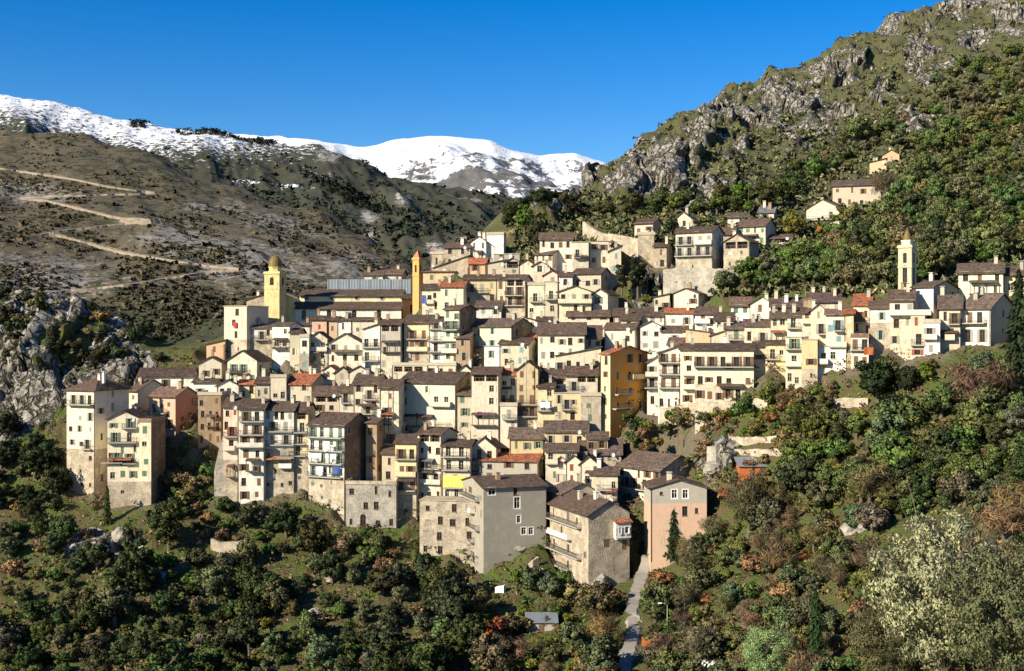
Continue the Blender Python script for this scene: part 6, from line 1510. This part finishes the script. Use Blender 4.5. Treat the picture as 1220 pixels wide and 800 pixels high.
# ---- masses nobody could count
def cards(name, P, Rd, per, size, C, seed, flat=.7, narrow=.6, vary=.35):
    g = np.random.default_rng(seed); n = len(P); idx = np.repeat(np.arange(n), per); N = len(idx)
    d = g.normal(size=(N, 3)); d /= np.linalg.norm(d, axis=1)[:, None]; d *= (g.uniform(.35, 1, N))[:, None]; d[:, 2] = np.abs(d[:, 2]) * flat
    Q = P[idx] + d * Rd[idx][:, None]
    a = g.normal(size=(N, 3)); a /= np.linalg.norm(a, axis=1)[:, None]; b = np.cross(a, g.normal(size=(N, 3))); b /= np.linalg.norm(b, axis=1)[:, None]
    s = (size * g.uniform(.6, 1.4, N) * Rd[idx])[:, None]; a *= s; b *= s * narrow
    V = np.stack([Q - a * .7 - b * .2, Q - a * .1 + b * .7, Q + a * .8, Q + a * .1 - b * .7], 1).reshape(-1, 3)
    col = np.clip(C[idx] * (1 + vary * g.normal(size=N))[:, None], .006, .6)
    nn = d / (np.linalg.norm(d, axis=1)[:, None] + 1e-6) + g.normal(size=(N, 3)) * .3 + np.array([0, 0, .25]); nn /= np.linalg.norm(nn, axis=1)[:, None]
    o = link(name, np_mesh(name, V, np.arange(4 * N).reshape(-1, 4), M['shrub'], False, None, dict(col=col), np.repeat(nn, 4, axis=0))); o['kind'] = 'stuff'; return o
def pick(sheet, n, seed, w, ulo, uhi, pymap, ylo, yhi):
    """random vertices of a sheet, chosen in proportion to their share of the view times a weight field"""
    g = np.random.default_rng(seed); p = sheet.py(); dA = np.abs(np.diff(p, axis=1, append=p[:, -1:])) * w
    dA *= (sheet.U > ulo) & (sheet.U < uhi) & (sheet.Y > ylo) & (sheet.Y < yhi)
    f = dA.ravel(); i = g.choice(len(f), n, p=f / f.sum())
    P = np.stack([sheet.X.ravel()[i], sheet.Y.ravel()[i], sheet.Z.ravel()[i]], 1); P[:, :2] += g.normal(size=(n, 2)) * .8
    return P, i, g
PYH = hill.py()
# undergrowth of the lower slopes
w = (PYH > 415) * (hill.Y > 110) * np.clip(1.2 - rock, .1, 1)
P, i, g = pick(hill, 23000, 1, w, -160, 1400, None, 100, 330)
ok = np.array([clear_of_houses(Vector(p), .3) for p in P]) & ~((np.abs((P[:, 0] / P[:, 1] * F + CX) - 755) < 15) & (CY - F * P[:, 2] / P[:, 1] > 665)); P = P[ok]; g = np.random.default_rng(5)
nz = fbm(P[:, 0] * .06, P[:, 1] * .06, 3, 4); right = np.clip((P[:, 0] / P[:, 1] * F + CX - 700) / 150, 0, 1)
t = np.clip((nz - .5 + right * .07) * 9 + .5 + g.normal(size=len(P)) * .25, 0, 1)[:, None]
C = (1 - t) * np.array([.07, .10, .028]) + t * np.array([.175, .125, .062])
cards('undergrowth', P, g.uniform(.4, 1.15, len(P)), 8, .40, C, 2)
# scrub of the right mountain
w = np.clip(1.1 - rock * 1.2, .10, 1) * (PYH < 350) * (hill.U > 610)
P, i, g = pick(hill, 14600, 3, w * ((hill.Y > 318) | ((hill.U > 840) & (PYH < 352))), 600, 1400, None, 255, 870)
ok = np.array([clear_of_houses(Vector(p), 1.0) for p in P]); P = P[ok]
t = np.clip(g.normal(.5, .35, len(P)), 0, 1)[:, None]
C = (1 - t) * np.array([.07, .084, .034]) + t * np.array([.16, .148, .07])
cards('hillside_scrub', P, g.uniform(.7, 2.2, len(P)), 18, .46, C, 4)
# scrub of the brown mountainside
w = np.clip(.3 + scree * .8 + wood * .6, 0, 1) * (fa.Y < 1400) * np.clip((fbm(fa.X * .022 + fa.Y * .01, fa.Y * .015, 91, 4) - .36) * 4, .04, 1)
P, i, g = pick(fa, 13000, 6, w, -60, 640, None, 560, 1390)
qx, qy = CX + P[:, 0] / P[:, 1] * F, CY - P[:, 2] / P[:, 1] * F; dr = np.full(len(P), 99.0)
for r_ in ROADS:
    for (ax, ay), (bx, by) in zip(r_[:-1], r_[1:]):
        t_ = np.clip(((qx - ax) * (bx - ax) + (qy - ay) * (by - ay)) / ((bx - ax) ** 2 + (by - ay) ** 2), 0, 1); dr = np.minimum(dr, np.hypot(qx - ax - t_ * (bx - ax), (qy - ay - t_ * (by - ay)) * 1.0))
P = P[dr > 3.0]
t = np.clip(g.normal(.4, .35, len(P)), 0, 1)[:, None]
C = (1 - t) * np.array([.03, .034, .018]) + t * np.array([.075, .056, .03])
cards('mountainside_scrub', P, np.clip(g.lognormal(.25, .5, len(P)), .6, 4), 8, .75, C, 7)
# pines of the high ridge
w = blobs(fb_.U, PB, [(250, 160, 34, 5, 3), (300, 170, 36, 4, 8), (165, 148, 12, 3, 5), (420, 235, 60, 8, 25)]) ** 2
P, i, g = pick(fb_, 900, 8, w, 0, 640, None, 1500, 2700)
cards('ridge_pines', P, g.uniform(3, 7, len(P)), 14, .6, np.tile(np.array([.018, .026, .015]), (len(P), 1)), 9, 1.6)
w = np.clip((PB - 178) / 50, 0, 1) * (.25 + (fbm(fb_.X * .006, fb_.Y * .006, 4, 3) > .5)) * np.clip(1 - rb * 2, .1, 1)
P, i, g = pick(fb_, 7000, 18, w, 100, 690, None, 1500, 2600)
cards('ridge_forest', P, g.uniform(3, 7.5, len(P)), 7, .8, np.tile(np.array([.02, .03, .016]), (len(P), 1)), 19, 1.3)
